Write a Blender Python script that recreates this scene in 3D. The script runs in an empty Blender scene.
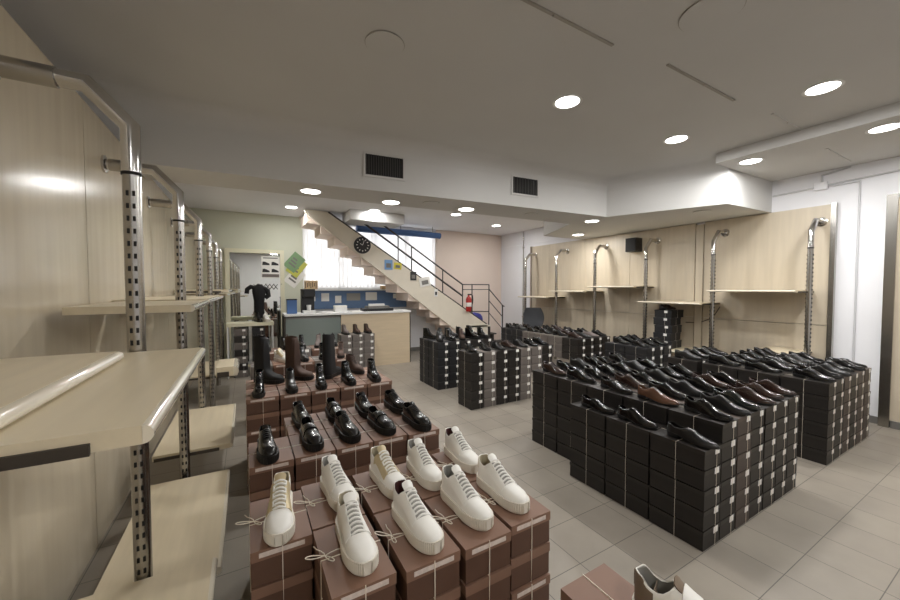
import bpy, bmesh, math, random
import numpy as np
from mathutils import Vector, Matrix
random.seed(7)
S = bpy.context.scene
COL = S.collection
PI = math.pi

# ------------------------------------------------------------------ materials
def lin(c):
    return tuple(((v/255)/12.92 if v/255 <= .04045 else ((v/255+.055)/1.055)**2.4) for v in c)

def mat(name, rgb, rough=.5, metal=0., coat=0., noise=0., nscale=8., stretch=None, bump=0., spec=.5, trans=0.):
    m = bpy.data.materials.new(name); m.use_nodes = True
    nt = m.node_tree; b = nt.nodes['Principled BSDF']
    c = lin(rgb)
    b.inputs['Base Color'].default_value = (*c, 1)
    b.inputs['Roughness'].default_value = rough
    b.inputs['Metallic'].default_value = metal
    b.inputs['Coat Weight'].default_value = coat
    b.inputs['Coat Roughness'].default_value = .08
    b.inputs['Specular IOR Level'].default_value = spec
    if noise or bump:
        tc = nt.nodes.new('ShaderNodeTexCoord'); mp = nt.nodes.new('ShaderNodeMapping')
        if stretch: mp.inputs['Scale'].default_value = stretch
        nz = nt.nodes.new('ShaderNodeTexNoise'); nz.inputs['Scale'].default_value = nscale
        nz.inputs['Detail'].default_value = 5
        nt.links.new(tc.outputs['Object'], mp.inputs[0]); nt.links.new(mp.outputs[0], nz.inputs['Vector'])
        if noise:
            rp = nt.nodes.new('ShaderNodeMapRange')
            rp.inputs['From Min'].default_value = .3; rp.inputs['From Max'].default_value = .7
            rp.inputs['To Min'].default_value = 1-noise; rp.inputs['To Max'].default_value = 1+noise
            mx = nt.nodes.new('ShaderNodeVectorMath'); mx.operation = 'SCALE'
            mx.inputs[0].default_value = c
            nt.links.new(nz.outputs['Fac'], rp.inputs['Value']); nt.links.new(rp.outputs[0], mx.inputs['Scale'])
            nt.links.new(mx.outputs[0], b.inputs['Base Color'])
        if bump:
            bp = nt.nodes.new('ShaderNodeBump'); bp.inputs['Strength'].default_value = bump
            bp.inputs['Distance'].default_value = .004
            nt.links.new(nz.outputs['Fac'], bp.inputs['Height']); nt.links.new(bp.outputs[0], b.inputs['Normal'])
    return m

def emit(name, rgb, strength):
    m = bpy.data.materials.new(name); m.use_nodes = True
    nt = m.node_tree; nt.nodes.clear()
    e = nt.nodes.new('ShaderNodeEmission'); o = nt.nodes.new('ShaderNodeOutputMaterial')
    e.inputs[0].default_value = (*lin(rgb), 1); e.inputs[1].default_value = strength
    nt.links.new(e.outputs[0], o.inputs[0])
    return m

M = {}
M['ceil'] = mat('ceiling_paint', (200, 199, 197), .9, noise=.02, nscale=1.5, bump=.05)
M['wall'] = mat('white_wall_paint', (230, 230, 233), .8, noise=.02, nscale=2)
M['green'] = mat('pale_green_paint', (206, 208, 190), .75, noise=.02, nscale=2)
M['pink'] = mat('pinkish_paint', (230, 214, 202), .85, noise=.02, nscale=2)
M['panelR'] = mat('light_wood_panel', (192, 180, 160), .42, noise=.06, nscale=3, stretch=(6, 6, .5))
M['panelL'] = mat('satin_wood_panel', (194, 182, 160), .2, noise=.05, nscale=3, stretch=(5, 5, .4))
M['shelf'] = mat('beech_laminate', (212, 199, 172), .32, noise=.05, nscale=3, stretch=(8, .6, 8))
M['shelfedge'] = mat('rounded_shelf_edge', (222, 213, 194), .12, coat=1.)
M['chrome'] = mat('chrome_steel', (205, 203, 200), .16, 1.)
M['steel'] = mat('brushed_steel', (172, 169, 164), .25, 1.)
M['channel'] = mat('channel_grey', (158, 153, 146), .6)
M['conduit'] = mat('painted_conduit', (196, 196, 198), .6)
M['louvre'] = mat('dark_louvre', (58, 56, 54), .6)
M['dark'] = mat('dark_slot', (16, 15, 14), .7)
M['bracket'] = mat('bracket_metal', (70, 64, 58), .5, .5)
M['tan'] = mat('counter_wood', (206, 188, 160), .45, noise=.05, nscale=4, stretch=(.6, 4, 6))
M['grey'] = mat('grey_metal', (120, 118, 114), .5, .3)
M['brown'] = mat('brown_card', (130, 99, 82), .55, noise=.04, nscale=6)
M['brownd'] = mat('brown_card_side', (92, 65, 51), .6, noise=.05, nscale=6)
M['cord'] = mat('cotton_cord', (232, 222, 206), .8)
M['sticker'] = mat('paper_sticker', (236, 234, 230), .6, noise=.08, nscale=120)
M['stickerb'] = mat('pale_paper_strip', (214, 200, 192), .6, noise=.12, nscale=90)
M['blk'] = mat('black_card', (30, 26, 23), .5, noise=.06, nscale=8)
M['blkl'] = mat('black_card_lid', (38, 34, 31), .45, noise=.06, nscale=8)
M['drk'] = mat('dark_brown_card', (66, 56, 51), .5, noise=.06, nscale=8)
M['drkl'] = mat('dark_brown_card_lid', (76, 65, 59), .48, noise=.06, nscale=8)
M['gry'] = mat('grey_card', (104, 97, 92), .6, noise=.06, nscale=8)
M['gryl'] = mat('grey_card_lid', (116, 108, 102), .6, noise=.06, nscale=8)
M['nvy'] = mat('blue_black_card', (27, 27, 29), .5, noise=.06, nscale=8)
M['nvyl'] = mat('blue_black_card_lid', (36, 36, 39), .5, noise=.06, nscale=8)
M['leather_blk'] = mat('black_polished_leather', (10, 9, 9), .2, coat=.25, bump=.05, nscale=60, spec=.4)
M['leather_mid'] = mat('smooth_black_leather', (17, 16, 16), .26, coat=.25, bump=.05, nscale=60)
M['leather_char'] = mat('soft_black_leather', (17, 16, 16), .32, coat=.15, bump=.08, nscale=60)
M['leather_brn'] = mat('dark_brown_leather', (44, 28, 22), .25, coat=.25, noise=.15, nscale=20)
M['leather_tan'] = mat('tan_brown_leather', (88, 60, 45), .25, coat=.5, noise=.12, nscale=20)
M['leather_grn'] = mat('bottle_green_black_leather', (18, 24, 22), .2, coat=.6, bump=.05, nscale=60)
M['suede_blk'] = mat('black_suede', (18, 17, 18), .75, noise=.1, nscale=50)
M['suede_brn'] = mat('brown_suede', (72, 52, 42), .75, noise=.1, nscale=50)
M['suede_gry'] = mat('grey_suede', (112, 102, 98), .8, noise=.1, nscale=50)
M['rubber'] = mat('black_rubber', (18, 17, 16), .5)
M['white_leather'] = mat('white_leather', (238, 236, 230), .42, noise=.02, nscale=20)
M['white_rubber'] = mat('off_white_rubber', (222, 216, 204), .5)
M['gold'] = mat('pale_gold_leather', (200, 184, 148), .4, .25, noise=.06, nscale=40)
M['burgundy'] = mat('burgundy_lining', (70, 34, 32), .7)
M['beige'] = mat('beige_lining', (176, 166, 142), .8)
M['greylin'] = mat('grey_lining', (150, 148, 142), .8)
M['taupe'] = mat('taupe_suede', (120, 104, 88), .8)
M['insole'] = mat('dark_insole', (52, 44, 40), .7)
M['black'] = mat('black_plastic', (24, 24, 26), .4)
M['white'] = mat('white_plastic', (228, 228, 226), .45)
M['paper'] = mat('white_paper', (232, 230, 224), .7)
M['blue'] = mat('blue_board', (98, 124, 160), .6, noise=.04)
M['bluetube'] = mat('blue_fabric', (76, 108, 158), .7)
M['red'] = mat('red_paint', (168, 34, 30), .35)
M['railing'] = mat('dark_railing_paint', (72, 68, 66), .5, .4)
M['stair'] = mat('cream_stair_paint', (222, 214, 198), .7, noise=.02)
M['cardboard'] = mat('cardboard', (196, 168, 130), .8, noise=.06)
M['bluebag'] = mat('blue_plastic_bag', (58, 58, 140), .5, bump=.3, nscale=14)
M['chairg'] = mat('grey_chair_fabric', (74, 76, 80), .75)
M['yellow'] = mat('yellow_paper', (218, 206, 70), .7)
M['lightblue'] = mat('light_blue_paper', (120, 160, 206), .7)
M['greenp'] = mat('green_print', (120, 150, 110), .6)
M['yg'] = mat('yellow_green_print', (196, 196, 92), .6)
M['blackcloth'] = mat('black_cloth', (20, 20, 22), .85, bump=.2, nscale=25)
M['mirror'] = mat('mirror_glass', (235, 238, 235), .02, 1.)
M['cream'] = mat('cream_frame_paint', (222, 218, 192), .5)
M['glassy'] = mat('grey_green_glass_front', (128, 138, 134), .12, coat=.5)
M['diff'] = emit('lamp_diffuser', (255, 252, 246), 14)
M['sky'] = None

# floor tiles
def floor_mat():
    m = bpy.data.materials.new('grey_floor_tiles'); m.use_nodes = True
    nt = m.node_tree; b = nt.nodes['Principled BSDF']
    tc = nt.nodes.new('ShaderNodeTexCoord'); mp = nt.nodes.new('ShaderNodeMapping')
    P_ = .2953
    mp.inputs['Location'].default_value = (-(1.88 % P_), -(.736 % P_), 0)
    br = nt.nodes.new('ShaderNodeTexBrick')
    br.offset = 0; br.squash = 1
    br.inputs['Scale'].default_value = 1
    br.inputs['Brick Width'].default_value = P_; br.inputs['Row Height'].default_value = P_
    br.inputs['Mortar Size'].default_value = .0022; br.inputs['Mortar Smooth'].default_value = .1
    br.inputs['Color1'].default_value = (*lin((148, 140, 128)), 1)
    br.inputs['Color2'].default_value = (*lin((141, 133, 122)), 1)
    br.inputs['Mortar'].default_value = (*lin((88, 83, 77)), 1)
    nt.links.new(tc.outputs['Object'], mp.inputs[0]); nt.links.new(mp.outputs[0], br.inputs['Vector'])
    nz = nt.nodes.new('ShaderNodeTexNoise'); nz.inputs['Scale'].default_value = 3.2; nz.inputs['Detail'].default_value = 8
    nt.links.new(tc.outputs['Object'], nz.inputs['Vector'])
    rp = nt.nodes.new('ShaderNodeMapRange'); rp.inputs['From Min'].default_value = .3; rp.inputs['From Max'].default_value = .7
    rp.inputs['To Min'].default_value = .9; rp.inputs['To Max'].default_value = 1.08
    nt.links.new(nz.outputs['Fac'], rp.inputs['Value'])
    mx = nt.nodes.new('ShaderNodeVectorMath'); mx.operation = 'SCALE'
    nt.links.new(br.outputs['Color'], mx.inputs[0]); nt.links.new(rp.outputs[0], mx.inputs['Scale'])
    nt.links.new(mx.outputs[0], b.inputs['Base Color'])
    b.inputs['Roughness'].default_value = .42
    return m
M['floor'] = floor_mat()

# ------------------------------------------------------------------ mesh helpers
def box(bm, x0, x1, y0, y1, z0, z1):
    v = [bm.verts.new(p) for p in ((x0,y0,z0),(x1,y0,z0),(x1,y1,z0),(x0,y1,z0),(x0,y0,z1),(x1,y0,z1),(x1,y1,z1),(x0,y1,z1))]
    for f in ((0,3,2,1),(4,5,6,7),(0,1,5,4),(1,2,6,5),(2,3,7,6),(3,0,4,7)):
        bm.faces.new([v[i] for i in f])
    return v

def prism(bm, pts, z0, z1):
    lo = [bm.verts.new((x, y, z0)) for x, y in pts]; hi = [bm.verts.new((x, y, z1)) for x, y in pts]
    n = len(pts)
    bm.faces.new(lo[::-1]); bm.faces.new(hi)
    for i in range(n): bm.faces.new((lo[i], lo[(i+1) % n], hi[(i+1) % n], hi[i]))

def prism_xz(bm, pts, y0, y1):
    lo = [bm.verts.new((x, y0, z)) for x, z in pts]; hi = [bm.verts.new((x, y1, z)) for x, z in pts]
    n = len(pts)
    bm.faces.new(lo); bm.faces.new(hi[::-1])
    for i in range(n): bm.faces.new((lo[i], hi[i], hi[(i+1) % n], lo[(i+1) % n]))

def cyl(bm, c, r0, r1, z0, z1, n=24):
    lo = [bm.verts.new((c[0]+r0*math.cos(2*PI*i/n), c[1]+r0*math.sin(2*PI*i/n), z0)) for i in range(n)]
    hi = [bm.verts.new((c[0]+r1*math.cos(2*PI*i/n), c[1]+r1*math.sin(2*PI*i/n), z1)) for i in range(n)]
    bm.faces.new(lo[::-1]); bm.faces.new(hi)
    for i in range(n): bm.faces.new((lo[i], lo[(i+1) % n], hi[(i+1) % n], hi[i]))

def tube(bm, path, r, n=12, closed=False, flat=1.):
    P = [Vector(p) for p in path]; L = len(P)
    rings = []; up0 = None
    for i, p in enumerate(P):
        if closed: d0 = (p-P[i-1]).normalized(); d1 = (P[(i+1) % L]-p).normalized()
        else:
            d0 = (p-P[i-1]).normalized() if i else (P[1]-p).normalized()
            d1 = (P[i+1]-p).normalized() if i < L-1 else d0
        t = (d0+d1)
        t = t.normalized() if t.length > 1e-6 else d0
        if up0 is None:
            a = Vector((0,0,1)) if abs(t.z) < .9 else Vector((0,1,0))
            u = (a - t*a.dot(t)).normalized()
        else:
            u = (up0 - t*up0.dot(t))
            u = u.normalized() if u.length > 1e-5 else up0
        up0 = u; w = t.cross(u)
        # mitre: stretch across the bend
        cb = max(.5, d0.dot(t)); bend = (d1-d0)
        ring = []
        for k in range(n):
            a = 2*PI*k/n + PI/n
            o = u*math.cos(a)*r*flat + w*math.sin(a)*r
            if bend.length > 1e-4:
                bd = (bend - t*bend.dot(t)).normalized()
                o = o + bd*o.dot(bd)*(1/cb-1)
            ring.append(bm.verts.new(p+o))
        rings.append(ring)
    m = L if closed else L-1
    for i in range(m):
        A = rings[i]; B = rings[(i+1) % L]
        for k in range(n): bm.faces.new((A[k], A[(k+1) % n], B[(k+1) % n], B[k]))
    if not closed:
        bm.faces.new(rings[0][::-1]); bm.faces.new(rings[-1])

def lathe(bm, prof, n=24, c=(0,0)):
    rings = [[bm.verts.new((c[0]+r*math.cos(2*PI*i/n), c[1]+r*math.sin(2*PI*i/n), z)) for i in range(n)] for r, z in prof]
    for a, b in zip(rings, rings[1:]):
        for i in range(n): bm.faces.new((a[i], a[(i+1) % n], b[(i+1) % n], b[i]))
    bm.faces.new(rings[0][::-1]); bm.faces.new(rings[-1])

def obj(name, bm, m, parent=None, smooth=False, bevel=0, label=None):
    bmesh.ops.recalc_face_normals(bm, faces=bm.faces[:])
    if bevel:
        bmesh.ops.bevel(bm, geom=[e for e in bm.edges if len(e.link_faces) == 2 and e.calc_face_angle(0) > .6], offset=bevel, segments=2, affect='EDGES', profile=.6)
    me = bpy.data.meshes.new(name); bm.to_mesh(me); bm.free()
    me.materials.append(m)
    if smooth:
        for p in me.polygons: p.use_smooth = True
        try: me.set_sharp_from_angle(angle=math.radians(50))
        except Exception: pass
    o = bpy.data.objects.new(name, me); COL.objects.link(o)
    if parent: o.parent = parent
    if label: o['label'] = label
    return o

def bxo(name, m, parent, *b, bevel=0, label=None):
    bm = bmesh.new(); box(bm, *b); return obj(name, bm, m, parent, bevel=bevel, label=label)

def tbo(name, m, parent, path, r, n=12, closed=False, label=None, flat=1.):
    bm = bmesh.new(); tube(bm, path, r, n, closed, flat); return obj(name, bm, m, parent, smooth=True, label=label)

def thing(name, label, cat, loc=(0,0,0), rz=0, group=None):
    o = bpy.data.objects.new(name, None); COL.objects.link(o)
    o.location = loc; o.rotation_euler = (0,0,rz); o.empty_display_size = .1
    o['label'] = label; o['category'] = cat
    if group: o['group'] = group
    return o

def tag(o, label, cat, group=None):
    o['label'] = label; o['category'] = cat
    if group: o['group'] = group
    return o

def struct(name, bm, m, bevel=0):
    o = obj(name, bm, m, bevel=bevel); o['kind'] = 'structure'; return o

def sbox(name, m, *b):
    bm = bmesh.new(); box(bm, *b); return struct(name, bm, m)

class Proto:
    """builds a thing once; place() moves the first and copies the rest with all parts"""
    def __init__(s, build): s.build = build; s.root = None; s.used = False
    def place(s, loc, rz, label, group=None, cat=None):
        if s.root is None: s.root = s.build()
        if not s.used:
            r = s.root; s.used = True
        else:
            r = s.root.copy(); COL.objects.link(r)
            for ch in list(s.root.children):
                c = ch.copy(); COL.objects.link(c); c.parent = r
                for g in list(ch.children):
                    d = g.copy(); COL.objects.link(d); d.parent = c
        r.location = loc; r.rotation_euler = (0,0,rz); r['label'] = label
        if group: r['group'] = group
        return r

ROW = ['front', 'second', 'third', 'fourth', 'fifth']
ORD = ['', 'first', 'second', 'third', 'fourth', 'fifth', 'sixth', 'seventh', 'eighth', 'ninth', 'tenth']

# ------------------------------------------------------------------ camera
cam = bpy.data.cameras.new('camera'); cam.sensor_width = 36; cam.lens = 358/900*36; cam.clip_start = .05
co = bpy.data.objects.new('camera', cam); COL.objects.link(co)
co.location = (0, 0, 1.53)
co.rotation_euler = (math.radians(90-1.95), 0, math.radians(-29.6))
S.camera = co

# ------------------------------------------------------------------ room shell
ZM, ZB, ZS, ZT_ = 3.06, 2.97, 2.54, 2.95
XL, XR, YF, YN = -1.13, 6.15, 7.95, -2.6
sbox('floor', M['floor'], XL-.1, XR+.1, YN-.1, 9.1, -.1, 0)
bm = bmesh.new()
box(bm, XL-.1, XR+.1, YN-.1, 4.2, ZM, ZM+.2)
struct('ceiling', bm, M['ceil'])
bm = bmesh.new(); box(bm, XL-.1, XR+.1, 4.2, 9.1, ZB, ZB+.2)
struct('ceiling.001', bm, M['wall'])
sbox('trim_1', M['ceil'], 4.69, XR, YN, 2.1, ZT_, ZM)
bm = bmesh.new()
prism(bm, [(XL,3.8),(.46,3.73),(2.15,3.55),(4.48,3.37),(5.04,2.12),(XR,2.08),(XR,5.2),(5.05,5.2),(4.47,4.03),(3.85,4.05),(2.27,4.15),(.53,4.25),(XL,4.35)], ZS, ZM)
struct('trim_2', bm, M['ceil'])
def cove(name, path, r, m):
    """concave plaster fillet between the ceiling and the faces along path (room on the left-hand side of travel)"""
    P = [Vector((x, y)) for x, y in path]; bm = bmesh.new(); rows = []
    for i, p in enumerate(P):
        ds = []
        if i: ds.append((p-P[i-1]).normalized())
        if i < len(P)-1: ds.append((P[i+1]-p).normalized())
        ns = [Vector((d.y, -d.x)) for d in ds]
        n = sum(ns, Vector((0,0))); n = n/n.length; n = n/max(.4, n.dot(ns[0]))
        row = []
        for q in range(9):
            a = PI/2*q/8; d = r-r*math.cos(a); row.append(bm.verts.new((p.x+n.x*d, p.y+n.y*d, ZM-r+r*math.sin(a))))
        row.append(bm.verts.new((p.x, p.y, ZM))); rows.append(row)
    for A, B in zip(rows, rows[1:]):
        for k in range(10): bm.faces.new((A[k], A[(k+1) % 10], B[(k+1) % 10], B[k]))
    bm.faces.new(rows[0]); bm.faces.new(rows[-1])
    o = obj(name, bm, m, smooth=True); o['kind'] = 'structure'
cove('trim_4', [(XL,3.8),(.46,3.73),(2.15,3.55),(4.48,3.37),(4.72,2.83),(5.04,2.12)], .17, M['ceil'])
sbox('wall_left', M['wall'], XL-.1, XL, YN, YF, 0, ZM)
sbox('wall_right', M['wall'], XR, XR+.1, YN, 9.1, 0, ZM)
sbox('wall_back', M['wall'], XL-.1, XR+.1, YN-.1, YN, 0, ZM)
WX0, WX1, WZ0, WZ1 = 1.02, 4.12, 1.5, 2.93
sbox('wall_far', M['green'], XL-.1, WX0, YF, YF+.12, 0, ZM)
sbox('wall_far.001', M['wall'], WX0, WX1, YF, YF+.12, 0, WZ0)
sbox('wall_far.002', M['wall'], WX0, WX1, YF, YF+.12, WZ1, ZM)
sbox('wall_far.003', M['pink'], WX1, XR, YF, YF+.12, 0, ZM)
# window frame and glass panes
w = bpy.data.objects.new('window_1', None); COL.objects.link(w); w['kind'] = 'structure'
bxo('window_sill', M['white'], w, WX0, WX1, YF-.12, YF+.1, WZ0-.03, WZ0)
bm = bmesh.new()
for x in np.linspace(WX0, WX1-.05, 5): box(bm, x, x+.05, YF+.08, YF+.12, WZ0, WZ1)
box(bm, WX0, WX1, YF+.082, YF+.118, WZ1-.05, WZ1); box(bm, WX0, WX1, YF+.082, YF+.118, WZ0, WZ0+.05)
obj('window_frame', bm, M['white'], w)
# drop box on the back ceiling, plaster bulkheads
sbox('trim_3', M['ceil'], 1.66, 2.72, 6.6, 7.2, 2.78, ZB)
# baseboards
sbox('baseboard_right', M['grey'], XR-.015, XR, 1.05, 1.45, 0, .08)
sbox('baseboard_far', M['grey'], 2.95, XR, YF-.015, YF, 0, .09)

# right wall: boarded bays with a joint at 1.08 m, steel edge trims
ys = [1.5, 2.08, 2.86, 2.95, 4.05, 5.05, 6.05, 6.66]
k = 10
for a, b in ((1.5, 2.86), (2.87, 2.972), (2.99, 4.08), (4.085, 5.07), (5.075, 6.06), (6.065, 6.66)):
    if b-a < .2: sbox('trim_%d' % k, M['panelR'], 6.085, XR, a, b, 0, 2.5); k += 1; continue
    bm = bmesh.new(); box(bm, 6.1, XR, a, b, 1.075, 2.53)
    struct('trim_%d' % k, bm, M['panelR']); k += 1
    bm = bmesh.new(); box(bm, 6.1, XR, a, b, 0, 1.068)
    struct('trim_%d' % k, bm, M['panelR']); k += 1
bm = bmesh.new(); box(bm, 6.085, XR, 1.455, 1.5, 0, 2.54); struct('trim_30', bm, M['steel'])
bm = bmesh.new(); box(bm, 6.07, XR, 6.66, 6.7, 0, 2.54); struct('trim_31', bm, M['steel'])
bm = bmesh.new(); box(bm, 6.1, XR, -1.9, .99, .08, 2.5); struct('trim_32', bm, M['panelR'])
bm = bmesh.new(); box(bm, 6.07, XR, .99, 1.07, 0, 2.54); struct('trim_33', bm, M['steel'])
sbox('baseboard_right.001', M['grey'], 6.08, XR, -1.9, .98, 0, .08)
# left wall: satin boards
k = 40
yy = [-2.6, -.75, .45, 1.64, 2.82, 4.01, 5.2, 6.4, 7.93]
for a, b in zip(yy, yy[1:]):
    bm = bmesh.new(); box(bm, XL, -.79, a+.003, b-.003, 0, 2.6); struct('trim_%d' % k, bm, M['panelL']); k += 1

# ------------------------------------------------------------------ rack uprights
def make_upright(side):
    # local: post at origin, the wall lies at x = side*.33
    def build():
        t = thing('rack_upright', '', 'rack post')
        s = side; A_ = .33 if side > 0 else .385; r0 = .029 if side > 0 else .0325
        tbo('post_tube', M['chrome'], t, [(0,0,2.0),(0,0,2.19),(s*.13,0,2.33),(s*(A_-.015),0,2.33)], r0, 20)
        if side < 0: tbo('arm_sleeve', M['steel'], t, [(s*.21,0,2.33),(s*(A_-.03),0,2.33)], .038, 20)
        tbo('slotted_post', M['steel'], t, [(0,0,.0),(0,0,1.993)], r0-.0015, 20)
        bm = bmesh.new(); cyl(bm, (0,0), r0+.0015, r0+.0015, 1.992, 2.004); obj('collar', bm, M['dark'], t, smooth=True)
        bm = bmesh.new(); lathe(bm, [(.055,0),(.055,.012),(.036,.02)], 24)
        o = obj('wall_flange', bm, M['chrome'], t, smooth=True)
        o.rotation_euler = (0, -s*PI/2, 0); o.location = (s*A_, 0, 2.33)
        for q in (-1, 1):
            bm = bmesh.new()
            pv = None
            for i in range(36):
                z = .12+i*.051
                for x in (-.009, .011):
                    v = box(bm, x-.0045, x+.0045, q*(r0-.004)-.003, q*(r0-.004)+.003, z, z+.02)[0 if q > 0 else 2]
                    if pv: bm.edges.new((pv, v))
                    pv = v
            obj('slot_row', bm, M['dark'], t)
        return t
    return build
UR = Proto(make_upright(1)); UL = Proto(make_upright(-1))
RY = [1.58, 2.587, 3.575, 4.575, 5.55, 6.53]
names = ['nearest the steel-edged end', 'second from the steel-edged end', 'third from the steel-edged end', 'fourth from the steel-edged end', 'second from the far end', 'at the far end']
for y, n in zip(RY, names):
    UR.place((5.77, y, 0), 0, 'chrome slotted rack post on the beige right wall, ' + n)
LY = [1.95, 3.14, 4.33, 5.5, 6.65, 7.75]
names = ['nearest the camera', 'second from the camera', 'third from the camera', 'fourth from the camera', 'second from the far wall', 'beside the far wall']
for y, n in zip(LY, names):
    UL.place((-.405, y, 0), 0, 'chrome slotted rack post along the left wall, ' + n)

# ------------------------------------------------------------------ shelves
def shelf(label, x0, x1, y0, y1, z, th=.036, front=1, brk=True, grp=None):
    """board between x0 and x1; front=+1: rounded edge at x1, -1: at x0"""
    t = thing('shelf_board', label, 'shelf', ((x0+x1)/2, (y0+y1)/2, z), 0, grp)
    hx, hy = (x1-x0)/2, (y1-y0)/2
    r = th/2
    fx = hx-r if front > 0 else -hx+r
    bm = bmesh.new(); box(bm, -hx if front > 0 else fx, fx if front > 0 else hx, -hy, hy, 0, th)
    obj('board', bm, M['shelf'], t)
    bm = bmesh.new(); pts = []
    for i in range(9):
        a = -PI/2 + PI*i/8
        pts.append((fx+front*(r*math.cos(a)+.0004), r+r*math.sin(a)))
    prism_xz(bm, pts, -hy+.0005, hy-.0005); obj('rounded_edge', bm, M['shelfedge'], t, smooth=True)
    if brk:
        for q in (-1, 1):
            bm = bmesh.new()
            yb = q*(hy+.0041)
            a, b = (-hx+.01, hx-.09) if front > 0 else (-hx+.09, hx-.01)
            box(bm, a, b, yb-.0035, yb+.0035, -.004, th*.5)
            obj('bracket', bm, M['bracket'], t)
    return t
LX0, LX1 = -.78, -.16
shelf('deep pale shelf nearest the camera on the left wall, with a board lying on it', LX0, LX1, .875, 1.9, 1.232)
shelf('spare pale board with a rounded edge lying on top of the nearest left shelf', -.78, -.385, .7, 1.68, 1.2695, brk=False)
shelf('low pale shelf at the bottom left corner, nearest the camera', -.6, -.135, .8, 1.91, .27)
shelf('wide low pale shelf behind the nearest left rack post', -.6, -.125, 1.99, 3.05, .165)
shelf('low pale shelf between the second and third left rack posts', -.6, -.11, 3.2, 4.28, .30)
shelf('high pale shelf between the first and second left rack posts', -.73, -.235, 2.28, 3.1, 1.405, brk=False)
shelf('high pale shelf between the second and third left rack posts', LX0, -.24, 3.18, 4.29, 1.41)
shelf('high pale shelf between the third and fourth left rack posts', LX0, -.26, 4.37, 5.46, 1.40)
shelf('high pale shelf between the fourth and fifth left rack posts', LX0, -.2, 5.54, 6.61, 1.47)
shelf('high pale shelf at the far end of the left rack', LX0, -.26, 6.69, 7.71, 1.40)
shelf('thick pale shelf end jutting out at waist height along the left rack', -.29, -.085, 4.4, 4.9, .60, th=.1)
shelf('low pale shelf between the fourth and fifth left rack posts', LX0, -.12, 5.54, 6.61, .36)
RXs = 5.5
for n, (a, b, z) in zip(['nearest the steel-edged end', 'second bay from the steel-edged end', 'middle bay', 'fourth bay from the steel-edged end', 'farthest bay by the pink corner'],
        [(1.625, 2.545, 1.475), (2.63, 3.533, 1.29), (3.618, 4.53, 1.535), (4.618, 5.5, 1.445), (5.593, 6.487, 1.31)]):
    shelf('thin pale shelf at eye height on the right rack, ' + n, RXs, 6.085, a, b, z, th=.026, front=-1)
shelf('low pale shelf behind the shoes on the far right stack', 5.53, 6.085, 1.625, 2.02, .726, th=.026, front=-1)
shelf('low pale shelf in the second right bay under the stacked black boxes', RXs, 6.085, 2.63, 3.533, .565, th=.026, front=-1)

# ------------------------------------------------------------------ shoe boxes
BH = .1155; PH = .119
def make_box(kind, w=.195, l=.318, h=BH, side_label=False):
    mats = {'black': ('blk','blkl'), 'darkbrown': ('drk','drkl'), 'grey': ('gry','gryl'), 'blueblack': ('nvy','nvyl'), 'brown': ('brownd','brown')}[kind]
    def build():
        t = thing('shoebox', '', 'shoebox')
        lh = .034 if kind == 'brown' else .026
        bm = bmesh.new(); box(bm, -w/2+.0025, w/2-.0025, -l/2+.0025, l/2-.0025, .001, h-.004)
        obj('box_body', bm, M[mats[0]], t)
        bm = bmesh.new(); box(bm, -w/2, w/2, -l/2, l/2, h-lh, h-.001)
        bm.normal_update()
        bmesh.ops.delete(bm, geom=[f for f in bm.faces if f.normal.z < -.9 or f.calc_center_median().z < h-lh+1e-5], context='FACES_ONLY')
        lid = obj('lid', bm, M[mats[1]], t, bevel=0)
        bm = bmesh.new()
        if kind == 'brown':
            box(bm, -w*.37, w*.37, -l/2-.0008, -l/2+.001, h-.024, h-.009)
            obj('label_strip', bm, M['stickerb'], lid)
        else:
            box(bm, w*.02+.018, w*.02+.066, -l/2-.0008, -l/2+.001, h-.043, h-.006)
            obj('sticker', bm, M['sticker'], lid)
        x, y, z0, z1, e = w/2+.0008, l/2+.0012, .0002, h-.0002, 0
        q = .0 if kind == 'brown' else -.03
        c = .0 if kind == 'brown' else .0
        X = w*.02+.034 if kind != 'brown' else 0
        tbo('cord', M['cord'], t, [(X,-y,z1),(X,-y,z0),(X,y,z0),(X,y,z1),(X,c,z1+.0003),(x,c,z1),(x,c,z0),(-x,c,z0),(-x,c,z1),(X-.004,c,z1+.0003)], .0017 if kind == 'brown' else .0012, 4)
        return t
    return build
BP = {}
BOXES = []
def box_at(kind, x, y, z, label, w=.195, l=.318, jitter=.004, rz=None, grp=None):
    j = jitter
    BOXES.append((kind, w, l, (x+random.uniform(-j,j)*.4, y+random.uniform(-j,j), z+.0006), random.uniform(-.006,.006) if rz is None else rz, label, grp))
KEEP = {n for a, b in ((0,20), (25,26), (32,53), (56,62), (64,64), (66,73), (78,83), (89,94), (107,112), (118,118), (124,131), (133,138), (141,146), (149,154), (157,162), (179,180), (186,186), (199,216), (218,218), (220,220), (222,222), (224,259), (261,265), (272,277), (280,280), (282,286), (290,292), (296,298), (303,304), (306,310), (312,314), (318,319), (324,325), (330,332), (336,337), (342,342), (348,349), (354,354), (360,362), (366,366), (372,372), (378,380), (384,385), (390,390), (392,393), (398,398), (400,401), (406,406), (408,409), (414,414), (416,422), (428,430), (434,434), (436,437), (442,442), (444,445), (450,450), (452,453), (458,458), (464,464), (467,467), (470,470), (473,473), (476,476), (479,479), (482,482), (485,485), (488,488), (491,491), (494,496), (500,504), (506,510), (512,517), (519,519), (521,530),) for n in range(a, b+1)}
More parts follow.
